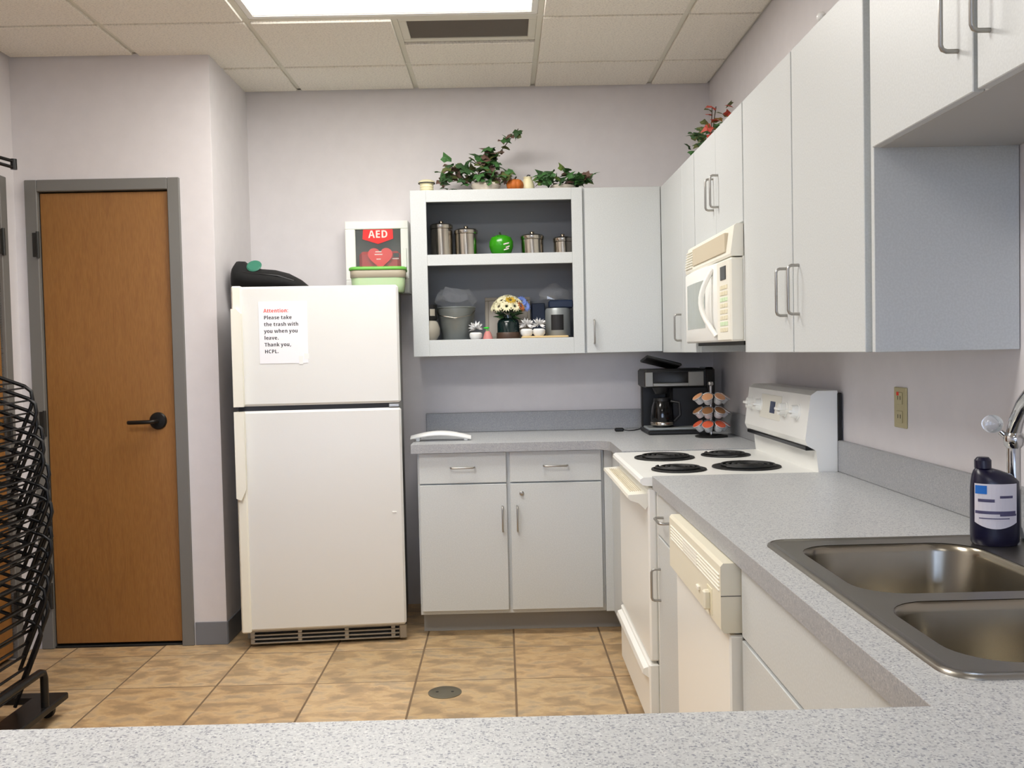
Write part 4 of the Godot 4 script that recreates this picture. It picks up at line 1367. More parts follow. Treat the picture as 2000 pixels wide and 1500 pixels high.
# a daisy head: petals round a dome, facing along +z of its own axes
func daisy(n: int, r: float, w: float) -> ArrayMesh:
	var st := mb()
	for k in n:
		var a := TAU * k / n
		var d := Vector3(cos(a), sin(a), 0)
		var s := Vector3(-sin(a), cos(a), 0) * w
		var b := d * r * 0.15
		var m := d * r * 0.6 + Vector3(0, 0, 0.006)
		var e := d * r
		tri(st, b, m + s, m - s, Vector3.BACK)
		tri(st, m + s, e, m - s, Vector3.BACK)
	return done(st)


func spiky(n: int, r: float, w: float, sd: int, up := 0.2) -> ArrayMesh:
	var st := mb()
	var q := RandomNumberGenerator.new()
	q.seed = sd
	for k in n:
		var d := Vector3(q.randf_range(-1, 1), q.randf_range(-0.35, 1), q.randf_range(-1, 1)).normalized()
		var s := d.cross(Vector3(q.randf() - 0.5, q.randf() - 0.5, q.randf() - 0.5)).normalized() * w
		var m := d * r * 0.55
		tri(st, d * r * 0.1, m + s, m - s, Vector3.BACK)
		tri(st, m + s, d * r, m - s, Vector3.BACK)
	return done(st)


func shelf_lower() -> void:
	var y := 1.3985
	# bucket with a clear bag in it
	var b := thing("metal_bucket", "grey metal bucket on the lower shelf holding clear plastic film", "bucket", "", Vector3(-0.232, y, -4.735))
	part(b, "body", lt([Vector2(0.0, 0.002), Vector2(0.070, 0.0), Vector2(0.073, 0.004), Vector2(0.098, 0.160), Vector2(0.101, 0.163), Vector2(0.101, 0.168), Vector2(0.096, 0.168), Vector2(0.094, 0.160), Vector2(0.070, 0.012), Vector2(0.0, 0.010)], 36), M.galv)
	var st := mb()
	tube(st, [Vector3(-0.097, 0.150, 0.01), Vector3(-0.08, 0.125, 0.075), Vector3(0.0, 0.110, 0.10), Vector3(0.08, 0.125, 0.075), Vector3(0.097, 0.150, 0.01)], 0.0022, 6)
	part(b, "handle", st, M.steel)
	# crumpled film rising out of the bucket
	var f := thing("plastic_film", "crumpled clear plastic bag rising out of the grey bucket", "plastic bag", "", Vector3(-0.232, y + 0.075, -4.735))
	var rings := []
	var q := RandomNumberGenerator.new()
	q.seed = 5
	for i in 7:
		var t := i / 6.0
		var ring := []
		for k in 14:
			var a := TAU * k / 14.0
			var r: float = [0.052, 0.058, 0.064, 0.072, 0.108, 0.100, 0.075][i] * q.randf_range(0.86, 1.08)
			ring.append(Vector3(cos(a) * r, 0.185 * t + q.randf_range(-0.012, 0.012), sin(a) * r * 0.9))
		rings.append(ring)
	st = mb()
	loft(st, rings, true, true, false, FLAT)
	part(f, "film", st, M.film)
	# left end: squat vase under a dark bowl
	var v := thing("stone_vase", "squat cream stone vase at the left end of the lower shelf", "vase", "", Vector3(-0.362, y, -4.656))
	part(v, "body", lt([Vector2(0.0, 0.0), Vector2(0.032, 0.0), Vector2(0.050, 0.030), Vector2(0.052, 0.060), Vector2(0.040, 0.092), Vector2(0.030, 0.100), Vector2(0.0, 0.100)], 24), M.stone)
	var dk := thing("dark_mug", "black mug with a pale patch stacked on the cream vase", "mug", "", Vector3(-0.362, y + 0.1005, -4.656))
	part(dk, "body", lt([Vector2(0.0, 0.0), Vector2(0.034, 0.0), Vector2(0.040, 0.010), Vector2(0.040, 0.078), Vector2(0.036, 0.078), Vector2(0.034, 0.014), Vector2(0.0, 0.012)], 24), M.black)
	st = mb()
	for i in 4:
		var a0 := 0.75 + 0.17 * i
		var a1 := a0 + 0.17
		quad(st, Vector3(cos(a0) * 0.0405, 0.022, sin(a0) * 0.0405), Vector3(cos(a1) * 0.0405, 0.022, sin(a1) * 0.0405), Vector3(cos(a1) * 0.0405, 0.056, sin(a1) * 0.0405), Vector3(cos(a0) * 0.0405, 0.056, sin(a0) * 0.0405), Vector3(cos(a0), 0, sin(a0)))
	part(dk, "patch", st, M.stone)
	# pale picture frame leaning at the back
	var p := thing("picture_frame", "pale picture frame leaning on the back of the lower shelf", "picture frame", "", Vector3(0.032, y, -4.838))
	var lean := Transform3D(Basis(Vector3.RIGHT, -0.10), Vector3.ZERO)
	st = mb()
	box(st, Vector3(-0.118, 0.0, 0.0), Vector3(0.118, 0.018, 0.014), 0.002, lean)
	box(st, Vector3(-0.118, 0.202, 0.0), Vector3(0.118, 0.220, 0.014), 0.002, lean)
	box(st, Vector3(-0.118, 0.018, 0.0), Vector3(-0.100, 0.202, 0.014), 0.002, lean)
	box(st, Vector3(0.100, 0.018, 0.0), Vector3(0.118, 0.202, 0.014), 0.002, lean)
	part(p, "frame", st, M.frame_pale)
	st = mb()
	box(st, Vector3(-0.100, 0.018, 0.002), Vector3(0.100, 0.202, 0.008), 0.0, lean)
	part(p, "print", st, M.frame_mat)
	# dark jar with a dome of cream and yellow daisies
	var j := thing("flower_jar", "dark glass jar topped with a dome of cream and yellow daisies", "flowers", "", Vector3(0.032, y, -4.715))
	part(j, "jar", lt([Vector2(0.0, 0.0), Vector2(0.052, 0.0), Vector2(0.056, 0.004), Vector2(0.056, 0.080), Vector2(0.050, 0.096), Vector2(0.036, 0.106), Vector2(0.036, 0.122), Vector2(0.0, 0.122)], 28), M.jar_dark)
	part(j, "wrap", lt([Vector2(0.058, 0.0), Vector2(0.060, 0.004), Vector2(0.060, 0.030), Vector2(0.058, 0.034)], 28), M.jar_rust)
	st = mb()
	tube(st, [Vector3(-0.04, 0.125, 0.045), Vector3(-0.01, 0.142, 0.056), Vector3(0.02, 0.138, 0.058), Vector3(0.045, 0.118, 0.050)], 0.003, 6)
	part(j, "wire", st, M.black)
	var heads := daisy(14, 0.034, 0.0055)
	var cols := [M.petal_cream, M.petal_cream, M.petal_cream, M.petal_cream, M.petal_cream, M.petal_yellow, M.petal_cream, M.petal_cream, M.petal_yellow, M.petal_cream, M.petal_cream, M.petal_orange]
	var n := 0
	for e in [[0.0, 0.070], [0.45, 0.076], [0.9, 0.076]]:
		var cnt := 4 + int(e[0] * 8)
		for k in cnt:
			var a: float = TAU * (k + e[0]) / cnt
			var d := Vector3(sin(e[0] + 0.25) * cos(a), cos(e[0] + 0.25), sin(e[0] + 0.25) * sin(a))
			var pos := Vector3(0, 0.128, 0) + d * Vector3(0.082, 0.088, 0.075)
			var h := part(j, "flower_head", heads, cols[n % cols.size()], pos)
			h.basis = Basis.looking_at(-d, Vector3(0.3, 0.2, 1).normalized())
			n += 1
	part(j, "foliage", spiky(40, 0.085, 0.008, 9), M.leaf_deep, Vector3(0, 0.120, 0))
	for k in 2:
		var bl := part(j, "blue_flower", heads, M.blue_leaf, Vector3(0.072 + 0.016 * k, 0.190 - 0.024 * k, -0.02))
		bl.basis = Basis.looking_at(Vector3(-0.5, -0.4, -1).normalized())
	# white pots with white spiky plants
	var pot: Node3D = null
	for w in [[-0.132, -4.656, 0.0, "small white pot with a white spiky plant beside the bucket"], [0.124, -4.672, 0.0128, "small white pot with a white spiky plant right of the daisy jar"], [0.186, -4.668, 0.0128, "small white pot with a white spiky plant before the black label"]]:
		if pot == null:
			pot = thing("white_potted_plant", w[3], "potted plant", "white potted plants on the lower shelf")
			part(pot, "pot", lt([Vector2(0.0, 0.0), Vector2(0.022, 0.0), Vector2(0.031, 0.012), Vector2(0.032, 0.028), Vector2(0.026, 0.036), Vector2(0.022, 0.036), Vector2(0.0, 0.030)], 20), M.pot_white)
			part(pot, "leaves", spiky(46, 0.040, 0.0055, 14), M.petal_white, Vector3(0, 0.058, 0))
			pot.position = Vector3(w[0], y + w[2], w[1])
		else:
			twin(pot, w[3], Vector3(w[0], y + w[2], w[1]), 1.3)
	var pk := thing("pink_candle", "small pink candle with a bright green sprig beside the daisy jar", "candle", "", Vector3(-0.072, y, -4.668))
	part(pk, "body", lt([Vector2(0.0, 0.0), Vector2(0.026, 0.0), Vector2(0.024, 0.010), Vector2(0.016, 0.034), Vector2(0.010, 0.042), Vector2(0.0, 0.042)], 18), M.pink)
	st = mb()
	ball(st, Vector3(0.016, 0.005, 0.010), Vector3(-0.006, 0.058, 0), 5, 10)
	tube(st, [Vector3(0, 0.040, 0), Vector3(-0.004, 0.056, 0)], 0.002, 5)
	part(pk, "sprig", st, M.spring)
	# cutting board under the right-hand group
	single("cutting_board", bx(Vector3(-0.118, 0.0, -0.075), Vector3(0.118, 0.012, 0.085), 0.004), M.tan, "thin tan wooden board lying under the right pots on the lower shelf", "cutting board", "", Vector3(0.215, y, -4.715))
	var tn := thing("grey_canister", "grey canister with a black square label at the right of the lower shelf", "canister", "", Vector3(0.286, y + 0.0122, -4.745))
	part(tn, "body", lt([Vector2(0.0, 0.0), Vector2(0.062, 0.0), Vector2(0.064, 0.003), Vector2(0.064, 0.128), Vector2(0.058, 0.140), Vector2(0.0, 0.140)], 32), M.tin)
	st = mb()
	for i in 6:
		var a0 := 1.16 + 0.17 * i
		var a1 := a0 + 0.17
		quad(st, Vector3(cos(a0) * 0.0648, 0.028, sin(a0) * 0.0648), Vector3(cos(a1) * 0.0648, 0.028, sin(a1) * 0.0648), Vector3(cos(a1) * 0.0648, 0.106, sin(a1) * 0.0648), Vector3(cos(a0) * 0.0648, 0.106, sin(a0) * 0.0648), Vector3(cos(a0), 0, sin(a0)))
	part(tn, "label", st, M.label_black)
	single("blue_box", bx(Vector3(-0.034, 0.0, -0.028), Vector3(0.034, 0.185, 0.028), 0.003), M.navy, "dark blue upright box behind the white pots on the lower shelf", "box", "", Vector3(0.192, y + 0.0002, -4.862))
	single("blue_tin", bx(Vector3(-0.062, 0.0, -0.045), Vector3(0.062, 0.040, 0.045), 0.006), M.navy, "flat dark blue tin lying on the grey canister", "tin", "", Vector3(0.302, y + 0.1524, -4.752))
	# clear wrapped parcel over it
	f = thing("clear_wrap", "glinting clear plastic wrap bunched above the dark blue tin", "plastic wrap", "", Vector3(0.270, y + 0.193, -4.752))
	rings = []
	for i in 5:
		var ring := []
		for k in 12:
			var a := TAU * k / 12.0
			var r: float = [0.070, 0.082, 0.070, 0.045, 0.016][i] * q.randf_range(0.82, 1.1)
			ring.append(Vector3(cos(a) * r, 0.020 * i + q.randf_range(-0.004, 0.006) + 0.004, sin(a) * r * 0.8))
		rings.append(ring)
	st = mb()
	loft(st, rings, true, true, false, FLAT)
	part(f, "film", st, M.film)


# ================================================================ on top of the wall cabinets
# five-lobed ivy leaf in the xz plane, folded along its midrib, stalk at the origin, tip at +z
func ivy_leaf(s: float) -> ArrayMesh:
	var st := mb()
	var o := [Vector3(0, 0, 0), Vector3(0.34, 0.02, -0.10), Vector3(0.52, -0.10, 0.30), Vector3(0.26, 0.02, 0.48), Vector3(0.0, -0.14, 1.0)]
	var c := Vector3(0, 0.06, 0.36)
	for m in [1.0, -1.0]:
		for i in 4:
			var a: Vector3 = o[i] * Vector3(m, 1, 1)
			var b: Vector3 = o[i + 1] * Vector3(m, 1, 1)
			tri(st, c * s, a * s, b * s, Vector3.UP)
	return done(st)


func leaves(o: Node3D, spots: Array, sizes: Array, tones: Array, q: RandomNumberGenerator) -> void:
	var shapes := []
	for s in sizes: shapes.append(ivy_leaf(s))
	for p in spots:
		var l := part(o, "leaf", shapes[q.randi() % shapes.size()], M[tones[q.randi() % tones.size()]], p)
		var d := Vector3(q.randf_range(-1, 1), q.randf_range(-0.6, 0.5), q.randf_range(-0.2, 1)).normalized()
		l.position.y = maxf(p.y, 0.014 + maxf(0.0, -d.y) * sizes[-1] * 1.1)
		l.basis = Basis.looking_at(-d, Vector3(q.randf_range(-0.5, 0.5), 1, q.randf_range(0.2, 1.2)).normalized())


func cabinet_top() -> void:
	var y := 2.1385
	var q := RandomNumberGenerator.new()
	q.seed = 12
	var jar := thing("ribbed_jar", "small ribbed cream jar at the left end of the open cabinet top", "jar", "", Vector3(-0.362, y, -4.690))
	part(jar, "body", lt([Vector2(0.0, 0.0), Vector2(0.030, 0.0), Vector2(0.034, 0.006), Vector2(0.032, 0.012), Vector2(0.035, 0.018), Vector2(0.032, 0.024), Vector2(0.035, 0.030), Vector2(0.033, 0.040), Vector2(0.036, 0.048), Vector2(0.0, 0.048)], 24), M.jar_cream)
	var l := part(jar, "lid", lt([Vector2(0.0, 0.049), Vector2(0.041, 0.049), Vector2(0.042, 0.056), Vector2(0.030, 0.064), Vector2(0.0, 0.066)], 24), M.jar_cream)
	part(l, "rim_line", lt([Vector2(0.0405, 0.046), Vector2(0.0425, 0.047), Vector2(0.0425, 0.050), Vector2(0.0405, 0.051)], 24), M.ink)
	# ivy with a tall arching sprig
	var v := thing("artificial_ivy", "trailing artificial ivy with one tall sprig on the open cabinet", "artificial plant", "", Vector3(-0.110, y, -4.715))
	part(v, "planter", lt([Vector2(0.0, 0.0), Vector2(0.055, 0.0), Vector2(0.075, 0.030), Vector2(0.072, 0.042), Vector2(0.060, 0.044), Vector2(0.0, 0.040)], 24), M.planter, Vector3(0.045, 0, 0.01))
	var st := mb()
	var sprig := [Vector3(0.03, 0.04, 0.0), Vector3(0.06, 0.12, 0.0), Vector3(0.11, 0.19, 0.01), Vector3(0.16, 0.25, 0.01), Vector3(0.215, 0.315, 0.015)]
	tube(st, sprig, 0.0022, 5)
	for e in [Vector3(-0.16, 0.11, 0.03), Vector3(-0.12, 0.05, 0.06), Vector3(0.15, 0.06, 0.05), Vector3(0.06, 0.15, 0.0), Vector3(-0.02, 0.12, 0.03)]:
		tube(st, [Vector3(0.03, 0.035, 0.0), (Vector3(0.03, 0.035, 0.0) + e) / 2 + Vector3(0, 0.03, 0), e], 0.002, 5)
	part(v, "stem", st, M.stalk)
	var spots := []
	for i in 34: spots.append(Vector3(q.randf_range(-0.185, -0.05), q.randf_range(0.02, 0.150), q.randf_range(-0.05, 0.09)))
	for i in 72: spots.append(Vector3(q.randf_range(-0.08, 0.16), 0.040 + q.randf() * 0.105, q.randf_range(-0.06, 0.09)))
	for i in 18: spots.append(Vector3(q.randf_range(0.0, 0.09), 0.12 + q.randf() * 0.06, q.randf_range(-0.03, 0.05)))
	for i in 12: spots.append(Vector3(0.075 + q.randf_range(-0.025, 0.030), 0.175 + q.randf() * 0.055, q.randf_range(-0.02, 0.03)))
	leaves(v, spots, [0.046, 0.054, 0.060], ["leaf_green", "leaf_deep", "leaf_olive", "leaf_green", "leaf_purple", "leaf_deep"], q)
	leaves(v, [Vector3(0.135, 0.205, 0.01), Vector3(0.150, 0.215, 0.015), Vector3(0.185, 0.285, 0.01), Vector3(0.202, 0.275, 0.02), Vector3(0.128, 0.262, 0.0)], [0.048], ["leaf_purple", "leaf_purple", "leaf_olive"], q)
	leaves(v, [Vector3(0.135, 0.265, 0.01), Vector3(0.150, 0.255, 0.015), Vector3(0.165, 0.258, 0.0), Vector3(0.212, 0.305, 0.02), Vector3(0.224, 0.300, 0.0)], [0.052], ["leaf_green", "leaf_deep"], q)
	# orange gourd and cream jar between the two ivies
	var g := thing("orange_gourd", "small orange gourd with a brown stub between the two ivy plants", "ornament", "", Vector3(0.080, y, -4.668))
	st = mb()
	for k in 7:
		var a := TAU * k / 7.0
		ball(st, Vector3(0.024, 0.028, 0.024), Vector3(cos(a) * 0.020, 0.028, sin(a) * 0.020), 6, 10)
	part(g, "body", st, M.pumpkin)
	st = mb()
	tube(st, [Vector3(0, 0.050, 0), Vector3(0.003, 0.062, 0), Vector3(0.009, 0.070, 0)], 0.004, 6)
	part(g, "stem", st, M.stalk)
	var cj := thing("cream_jar", "cream jar with a small dark handle between the ivy plants", "jar", "", Vector3(0.146, y, -4.700))
	part(cj, "body", lt([Vector2(0.0, 0.0), Vector2(0.028, 0.0), Vector2(0.034, 0.012), Vector2(0.033, 0.030), Vector2(0.026, 0.052), Vector2(0.020, 0.062), Vector2(0.023, 0.072), Vector2(0.0, 0.074)], 24), M.jar_cream)
	st = mb()
	tube(st, [Vector3(-0.006, 0.074, 0.0), Vector3(0.002, 0.082, 0.0), Vector3(0.014, 0.080, 0.0)], 0.0035, 6)
	part(cj, "handle", st, M.ink)
	# second, low ivy
	var w := thing("artificial_ivy", "low bushy artificial ivy at the right end of the open cabinet", "artificial plant", "", Vector3(0.322, y, -4.705))
	part(w, "planter", lt([Vector2(0.0, 0.0), Vector2(0.050, 0.0), Vector2(0.065, 0.020), Vector2(0.060, 0.026), Vector2(0.0, 0.024)], 20), M.planter)
	st = mb()
	for e in [Vector3(-0.13, 0.03, 0.03), Vector3(0.13, 0.05, 0.03), Vector3(-0.05, 0.07, 0.02), Vector3(0.06, 0.07, 0.0)]:
		tube(st, [Vector3(0, 0.022, 0), e / 2 + Vector3(0, 0.03, 0), e], 0.002, 5)
	part(w, "stem", st, M.stalk)
	spots = []
	for i in 90:
		var xx := q.randf_range(-0.112, 0.145)
		spots.append(Vector3(xx, 0.025 + q.randf() * (0.075 - absf(xx) * 0.16), q.randf_range(-0.06, 0.085)))
	leaves(w, spots, [0.042, 0.048, 0.052], ["leaf_green", "leaf_deep", "leaf_lime", "leaf_green", "leaf_deep", "leaf_purple"], q)
	# plant with red leaves on the right-hand cabinets
	var y2 := 2.1325
	var r := thing("artificial_foliage", "green artificial foliage with red tips on the cabinet above the microwave", "artificial plant", "", Vector3(0.900, y2, -3.94))
	part(r, "planter", lt([Vector2(0.0, 0.0), Vector2(0.050, 0.0), Vector2(0.060, 0.030), Vector2(0.0, 0.030)], 20), M.planter)
	st = mb()
	for e in [Vector3(-0.02, 0.16, -0.16), Vector3(0.0, 0.19, 0.10), Vector3(0.0, 0.12, -0.22), Vector3(-0.03, 0.17, 0.16)]:
		tube(st, [Vector3(0, 0.028, 0), e / 2 + Vector3(0, 0.03, 0), e], 0.002, 5)
	part(r, "stem", st, M.stalk)
	spots = []
	for i in 56: spots.append(Vector3(q.randf_range(-0.06, 0.08), 0.04 + q.randf() * 0.115, q.randf_range(-0.26, 0.06)))
	leaves(r, spots, [0.038, 0.048], ["leaf_green", "leaf_deep", "leaf_olive", "leaf_deep"], q)
	spots = []
	for i in 22: spots.append(Vector3(q.randf_range(-0.05, 0.06), 0.06 + q.randf() * 0.125, q.randf_range(0.07, 0.22)))
	leaves(r, spots, [0.040, 0.048], ["leaf_red", "leaf_red", "leaf_gold", "leaf_olive"], q)
	# small white bird-like figurine further along
	var fg := thing("white_figurine", "small white figurine on the tall cabinet near the ceiling", "figurine", "", Vector3(0.862, y2, -2.475))
	st = mb()
	ball(st, Vector3(0.020, 0.028, 0.026), Vector3(0, 0.028, 0), 8, 14)
	ball(st, Vector3(0.013, 0.013, 0.014), Vector3(-0.004, 0.062, 0.014), 6, 12)
	part(fg, "body", st, M.pot_white)
	st = mb()
	tube(st, [Vector3(0, 0.036, -0.020), Vector3(0, 0.052, -0.040)], 0.006, 6)
	part(fg, "tail", st, M.pot_white)


# ================================================================ coffee corner
func coffee_corner() -> void:
	var y := CT + 0.0003
	var c := thing("coffee_maker", "black and steel coffee maker with its lid open in the corner", "coffee maker", "", Vector3(0.850, y, -4.640))
	part(c, "base", bx(Vector3(-0.150, 0.0, -0.12), Vector3(0.150, 0.022, 0.16), 0.006), M.black)
	part(c, "base_trim", bx(Vector3(-0.148, 0.022, -0.02), Vector3(0.120, 0.034, 0.158), 0.004), M.tin)
	part(c, "tower", bx(Vector3(-0.020, 0.022, -0.12), Vector3(0.165, 0.232, 0.060), 0.010), M.black)
	part(c, "back_column", bx(Vector3(-0.145, 0.022, -0.12), Vector3(-0.020, 0.232, -0.070), 0.006), M.black)
	var st := mb()
	box(st, Vector3(-0.158, 0.228, -0.12), Vector3(0.150, 0.318, 0.120), 0.010)
	var h := part(c, "head", st, M.black)
	part(h, "panel", bx(Vector3(-0.157, 0.234, 0.118), Vector3(-0.118, 0.304, 0.124), 0.002), M.steel_brush)
	part(h, "panel", bx(Vector3(-0.118, 0.234, 0.118), Vector3(0.055, 0.250, 0.124), 0.002), M.steel_brush)
	part(h, "panel", bx(Vector3(0.055, 0.234, 0.118), Vector3(0.130, 0.304, 0.124), 0.002), M.steel_brush)
	part(h, "screen", bx(Vector3(-0.116, 0.252, 0.118), Vector3(0.053, 0.304, 0.122), 0.001), M.black_gloss)
	part(h, "spout", lt([Vector2(0.0, 0.196), Vector2(0.030, 0.196), Vector2(0.046, 0.230), Vector2(0.0, 0.230)], 20), M.black, Vector3(-0.070, 0, 0.07))
	st = mb()
	box(st, Vector3(-0.100, -0.006, -0.10), Vector3(0.080, 0.010, 0.10), 0.005, Transform3D(Basis(Vector3.RIGHT, -0.12) * Basis(Vector3(0, 0, 1), -0.26), Vector3(-0.050, 0.344, 0.0)))
	part(c, "lid", st, M.black)
	# rear water tank
	part(c, "water_tank", bx(Vector3(0.150, 0.0, -0.12), Vector3(0.205, 0.322, 0.04), 0.012), M.black_gloss)
	var k := thing("carafe", "glass coffee carafe standing on the left of the coffee maker base", "carafe", "", Vector3(0.779, y + 0.0345, -4.546))
	part(k, "jug", lt([Vector2(0.0, 0.0), Vector2(0.046, 0.0), Vector2(0.054, 0.012), Vector2(0.056, 0.050), Vector2(0.050, 0.100), Vector2(0.040, 0.128), Vector2(0.0, 0.128)], 28), M.black_gloss)
	part(k, "band", lt([Vector2(0.0545, 0.010), Vector2(0.0565, 0.012), Vector2(0.0575, 0.024), Vector2(0.0565, 0.026)], 28), M.steel)
	part(k, "lid", lt([Vector2(0.0, 0.128), Vector2(0.042, 0.128), Vector2(0.040, 0.142), Vector2(0.0, 0.146)], 24), M.black)
	st = mb()
	tube(st, [Vector3(0.040, 0.125, 0.02), Vector3(0.078, 0.120, 0.035), Vector3(0.082, 0.060, 0.038), Vector3(0.056, 0.030, 0.025)], 0.007, 8)
	part(k, "handle", st, M.black)
	# pod carousel
	var cc := Vector3(0.972, y, -4.335)
	var r := thing("pod_carousel", "wire carousel holding three rings of coffee pods beside the coffee maker", "pod rack", "", cc)
	part(r, "base", lt([Vector2(0.0, 0.0), Vector2(0.074, 0.0), Vector2(0.076, 0.006), Vector2(0.060, 0.010), Vector2(0.0, 0.012)], 32), M.black_metal)
	part(r, "post", lt([Vector2(0.0, 0.012), Vector2(0.006, 0.012), Vector2(0.006, 0.240), Vector2(0.014, 0.246), Vector2(0.012, 0.258), Vector2(0.0, 0.262)], 14), M.chrome)
	for ring in 3:
		st = mb()
		var hy := 0.046 + 0.064 * ring
		for s in 7:
			var a := TAU * (s + 0.25) / 7.0
			var o := Vector3(cos(a) * 0.064, hy + 0.012, sin(a) * 0.064)
			var hp := []
			var nx := Vector3(cos(a) * 0.58, 0.82, sin(a) * 0.58).normalized()
			var e1 := Vector3(-sin(a), 0, cos(a))
			var e2 := nx.cross(e1)
			for i in 13: hp.append(o + (e1 * cos(TAU * i / 12) + e2 * sin(TAU * i / 12)) * 0.0249)
			tube(st, hp, 0.0014, 5, false)
			tube(st, [Vector3(0, hy + 0.022, 0), Vector3(cos(a) * 0.0435, hy + 0.0255, sin(a) * 0.0435)], 0.0014, 5)
		part(r, "wire_ring", st, M.chrome)
	var pod: Node3D = null
	var tones := ["orange-red", "brown", "pale tan"]
	var tiers := ["bottom", "middle", "top"]
	var place := ["facing right", "right of the front", "at the front right", "at the front left", "facing left", "at the far left", "at the far right"]
	for ring in 3:
		for s in 7:
			var a := TAU * (s + 0.25) / 7.0
			var nx := Vector3(cos(a) * 0.58, 0.82, sin(a) * 0.58).normalized()
			var e1 := Vector3(-sin(a), 0, cos(a))
			var b := Basis(e1, nx, e1.cross(nx))
			var at := cc + Vector3(cos(a) * 0.064, 0.058 + 0.064 * ring, sin(a) * 0.064) - nx * 0.030
			var label: String = "coffee pod with %s lid, %s of the carousel's %s ring" % [tones[ring], place[s], tiers[ring]]
			if pod == null:
				pod = thing("coffee_pod", label, "coffee pod", "coffee pods in the carousel")
				part(pod, "cup", lt([Vector2(0.0, 0.0), Vector2(0.016, 0.0), Vector2(0.018, 0.003), Vector2(0.0225, 0.034), Vector2(0.0262, 0.034), Vector2(0.0262, 0.037), Vector2(0.0, 0.037)], 20), M.pod_white)
				part(pod, "foil_lid", lt([Vector2(0.0255, 0.0371), Vector2(0.0245, 0.0385), Vector2(0.0, 0.0388)], 20), M.foil0)
				pod.transform = Transform3D(b, at)
			else:
				var d := twin(pod, label, at)
				d.transform = Transform3D(b, at)
				d.get_child(1).material_override = M["foil%d" % ring]
	# plug and loose cord
	var p := thing("power_cord", "black plug at the end of a thin cord on the back counter", "cord", "", Vector3(0.592, y, -4.735))
	st = mb()
	box(st, Vector3(-0.026, 0.0, -0.011), Vector3(0.020, 0.018, 0.011), 0.005)
	part(p, "plug", st, M.black)
	st = mb()
	tube(st, [Vector3(0.018, 0.008, 0), Vector3(0.045, 0.004, 0.004), Vector3(0.075, 0.003, -0.02), Vector3(0.100, 0.004, -0.05), Vector3(0.13, 0.008, -0.060)], 0.003, 6)
	part(p, "cable", st, M.dark)
	# white curved tray over the left end of the counter
	var t := thing("white_tray", "white thin curved plastic tray on the counter end beside the fridge", "tray", "", Vector3(-0.345, y + 0.004, -4.46))
	var rings := []
	for i in 15:
		var s := i / 14.0
		var x := lerpf(-0.105, 0.185, s)
		var top := 0.010 + 0.030 * sin(PI * clampf(s * 0.85 + 0.10, 0, 1))
		var wd := 0.055 * (0.35 + 0.65 * sin(PI * clampf(0.12 + s * 0.80, 0, 1)))
		rings.append([Vector3(x, top, -wd), Vector3(x, top - 0.004, -wd), Vector3(x, top - 0.012, 0.0), Vector3(x, top - 0.016, wd), Vector3(x, top - 0.008, wd + 0.002), Vector3(x, top + 0.003, 0.0)])
	st = mb()
	loft(st, rings, true, true, false, 2)
	part(t, "shell", st, M.pot_white)
	part(t, "foot", bx(Vector3(-0.080, -0.0038, -0.028), Vector3(-0.060, 0.016, 0.028), 0.003), M.pot_white)
	part(t, "foot", bx(Vector3(0.150, -0.0038, -0.028), Vector3(0.170, 0.014, 0.028), 0.003), M.pot_white)


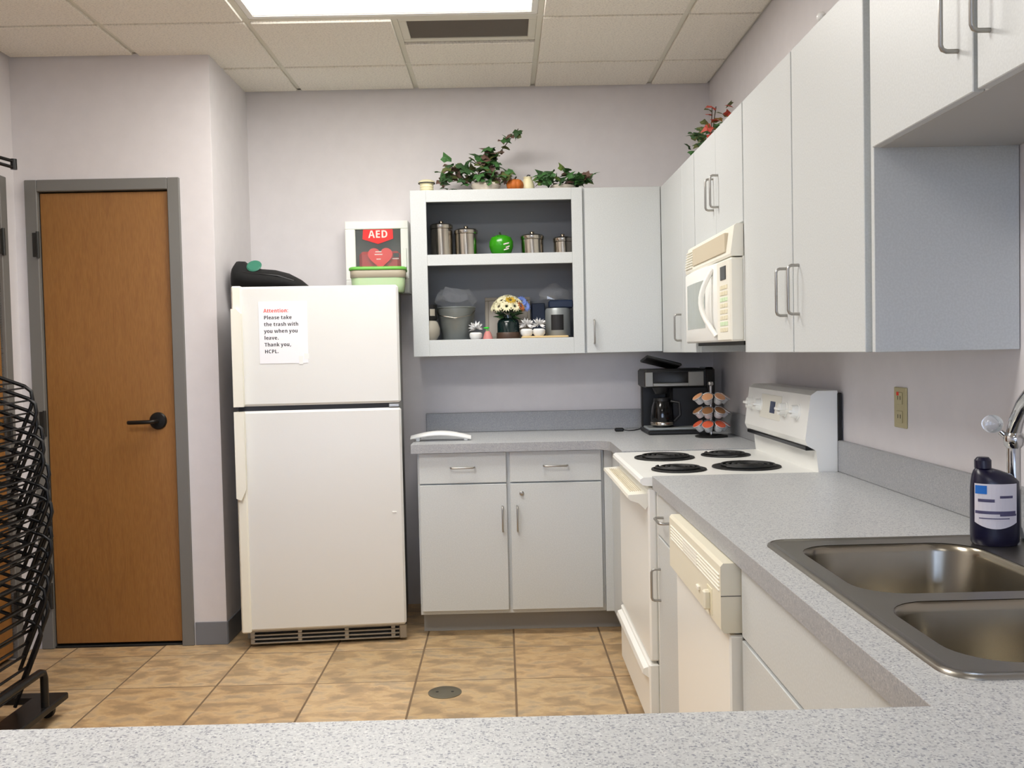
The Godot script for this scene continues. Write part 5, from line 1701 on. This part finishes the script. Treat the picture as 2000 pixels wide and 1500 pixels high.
# ================================================================ by the sink
func sink_things() -> void:
	var y := 0.9199
	var b := thing("detergent_bottle", "navy blue dish soap bottle with a white label behind the sink", "bottle", "", Vector3(0.995, y, -1.868), 0.0)
	var rx := 0.048
	var rz := 0.036
	var rings := []
	for q in [[0.90, 0.0, 0.0], [0.98, 0.006, 0.0], [1.0, 0.020, 0.0], [1.0, 0.110, 0.0], [0.97, 0.128, 0.0], [0.80, 0.142, -0.006], [0.55, 0.150, -0.016], [0.30, 0.156, -0.024]]:
		var ring := []
		for k in 28:
			var a := TAU * k / 28.0
			ring.append(Vector3(cos(a) * rx * q[0] + q[2], q[1], sin(a) * rz * q[0]))
		rings.append(ring)
	var st := mb()
	loft(st, rings, true, true, false, 2)
	part(b, "body", st, M.navy_bottle)
	part(b, "cap", lt([Vector2(0.0, 0.0), Vector2(0.016, 0.0), Vector2(0.016, 0.016), Vector2(0.011, 0.022), Vector2(0.0, 0.023)], 18), M.navy_bottle, Vector3(-0.024, 0.1555, 0))
	# label patches on the rounded front: (angle from, to, y0, y1, material, name, lift)
	for q in [[0.95, 2.85, 0.036, 0.128, "label_white", "label", 0.0007], [2.25, 2.80, 0.106, 0.123, "label_blue", "label_drop", 0.0012], [1.05, 2.80, 0.066, 0.072, "label_grey", "label_band", 0.0012], [1.0, 1.75, 0.062, 0.066, "label_grey", "label_band", 0.0012], [1.2, 1.75, 0.098, 0.103, "label_grey", "printed_line", 0.0012], [1.95, 2.65, 0.090, 0.096, "label_grey", "printed_line", 0.0012], [1.35, 2.6, 0.056, 0.058, "label_grey", "printed_line", 0.0012]]:
		st = mb()
		var n := 10
		for i in n:
			var a0: float = lerpf(q[0], q[1], float(i) / n)
			var a1: float = lerpf(q[0], q[1], float(i + 1) / n)
			var e := 0.0
			if q[5] == "label": e = 0.012
			var s0 := sin(PI * i / n)
			var s1 := sin(PI * (i + 1) / n)
			var p0 := Vector3(cos(a0) * (rx + q[6]), 0, sin(a0) * (rz + q[6]))
			var p1 := Vector3(cos(a1) * (rx + q[6]), 0, sin(a1) * (rz + q[6]))
			quad(st, p0 + Vector3(0, q[2] - e * s0 + e, 0), p1 + Vector3(0, q[2] - e * s1 + e, 0), p1 + Vector3(0, minf(q[3], 0.1265), 0), p0 + Vector3(0, minf(q[3], 0.1265), 0), p0)
		part(b, q[5], st, M[q[4]])
	# chrome faucet, its spout cut off by the right edge of the picture
	var f := thing("faucet", "chrome faucet with a clear acrylic knob at the back of the sink", "faucet", "", Vector3(1.055, y, -1.905))
	part(f, "base", lt([Vector2(0.0, 0.0), Vector2(0.024, 0.0), Vector2(0.024, 0.006), Vector2(0.018, 0.012), Vector2(0.015, 0.026), Vector2(0.0, 0.026)], 24), M.chrome)
	part(f, "column", lt([Vector2(0.0, 0.024), Vector2(0.0135, 0.024), Vector2(0.013, 0.190), Vector2(0.018, 0.196), Vector2(0.020, 0.210), Vector2(0.018, 0.220), Vector2(0.013, 0.226), Vector2(0.0, 0.228)], 24), M.chrome)
	st = mb()
	tube(st, [Vector3(0, 0.222, 0), Vector3(0.0, 0.250, 0.012), Vector3(-0.004, 0.285, 0.045), Vector3(-0.012, 0.315, 0.095), Vector3(-0.030, 0.335, 0.160), Vector3(-0.060, 0.335, 0.230), Vector3(-0.090, 0.315, 0.285), Vector3(-0.108, 0.285, 0.315), Vector3(-0.115, 0.250, 0.325)], 0.0150, 14)
	part(f, "spout", st, M.chrome)
	st = mb()
	tube(st, [Vector3(-0.004, 0.206, -0.004), Vector3(-0.022, 0.224, -0.012)], 0.006, 8)
	var s := part(f, "lever", st, M.chrome)
	st = mb()
	ball(st, Vector3(0.021, 0.019, 0.021), Vector3(-0.036, 0.240, -0.016), 10, 18)
	part(s, "knob", st, M.acrylic)


# ================================================================ on the right wall
func wall_bits() -> void:
	var o := thing("wall_outlet", "almond electrical outlet plate on the right wall above the sink counter", "outlet", "", Vector3(RW, 1.152, -2.590))
	part(o, "plate", bx(Vector3(-0.005, -0.057, -0.040), Vector3(0.0, 0.057, 0.040), 0.002), M.outlet)
	for s in [-1.0, 1.0]:
		var r := part(o, "receptacle", bx(Vector3(-0.0075, s * 0.026 - 0.017, -0.018), Vector3(-0.005, s * 0.026 + 0.017, 0.018), 0.002), M.outlet)
		part(r, "slot", bx(Vector3(-0.0079, s * 0.026 - 0.004, -0.009), Vector3(-0.0074, s * 0.026 + 0.007, -0.006)), M.dark)
		part(r, "slot", bx(Vector3(-0.0079, s * 0.026 - 0.004, 0.006), Vector3(-0.0074, s * 0.026 + 0.007, 0.009)), M.dark)
	part(o, "red_mark", bx(Vector3(-0.0082, 0.034, -0.016), Vector3(-0.0074, 0.044, -0.002)), M.ink_red)
	# wooden spoon leaning in the gap behind the stove
	var w := thing("wooden_spoon", "wooden spoon standing against the right wall behind the stove corner", "spoon", "", Vector3(1.060, CT + 0.0003, -3.850), 0.0)
	var st := mb()
	tube(st, [Vector3(0, 0.004, 0), Vector3(0.020, 0.20, 0)], 0.006, 8)
	part(w, "handle", st, M.wood_light)
	st = mb()
	ball(st, Vector3(0.008, 0.032, 0.020), Vector3(0.023, 0.230, 0), 8, 12)
	part(w, "bowl", st, M.wood_light)
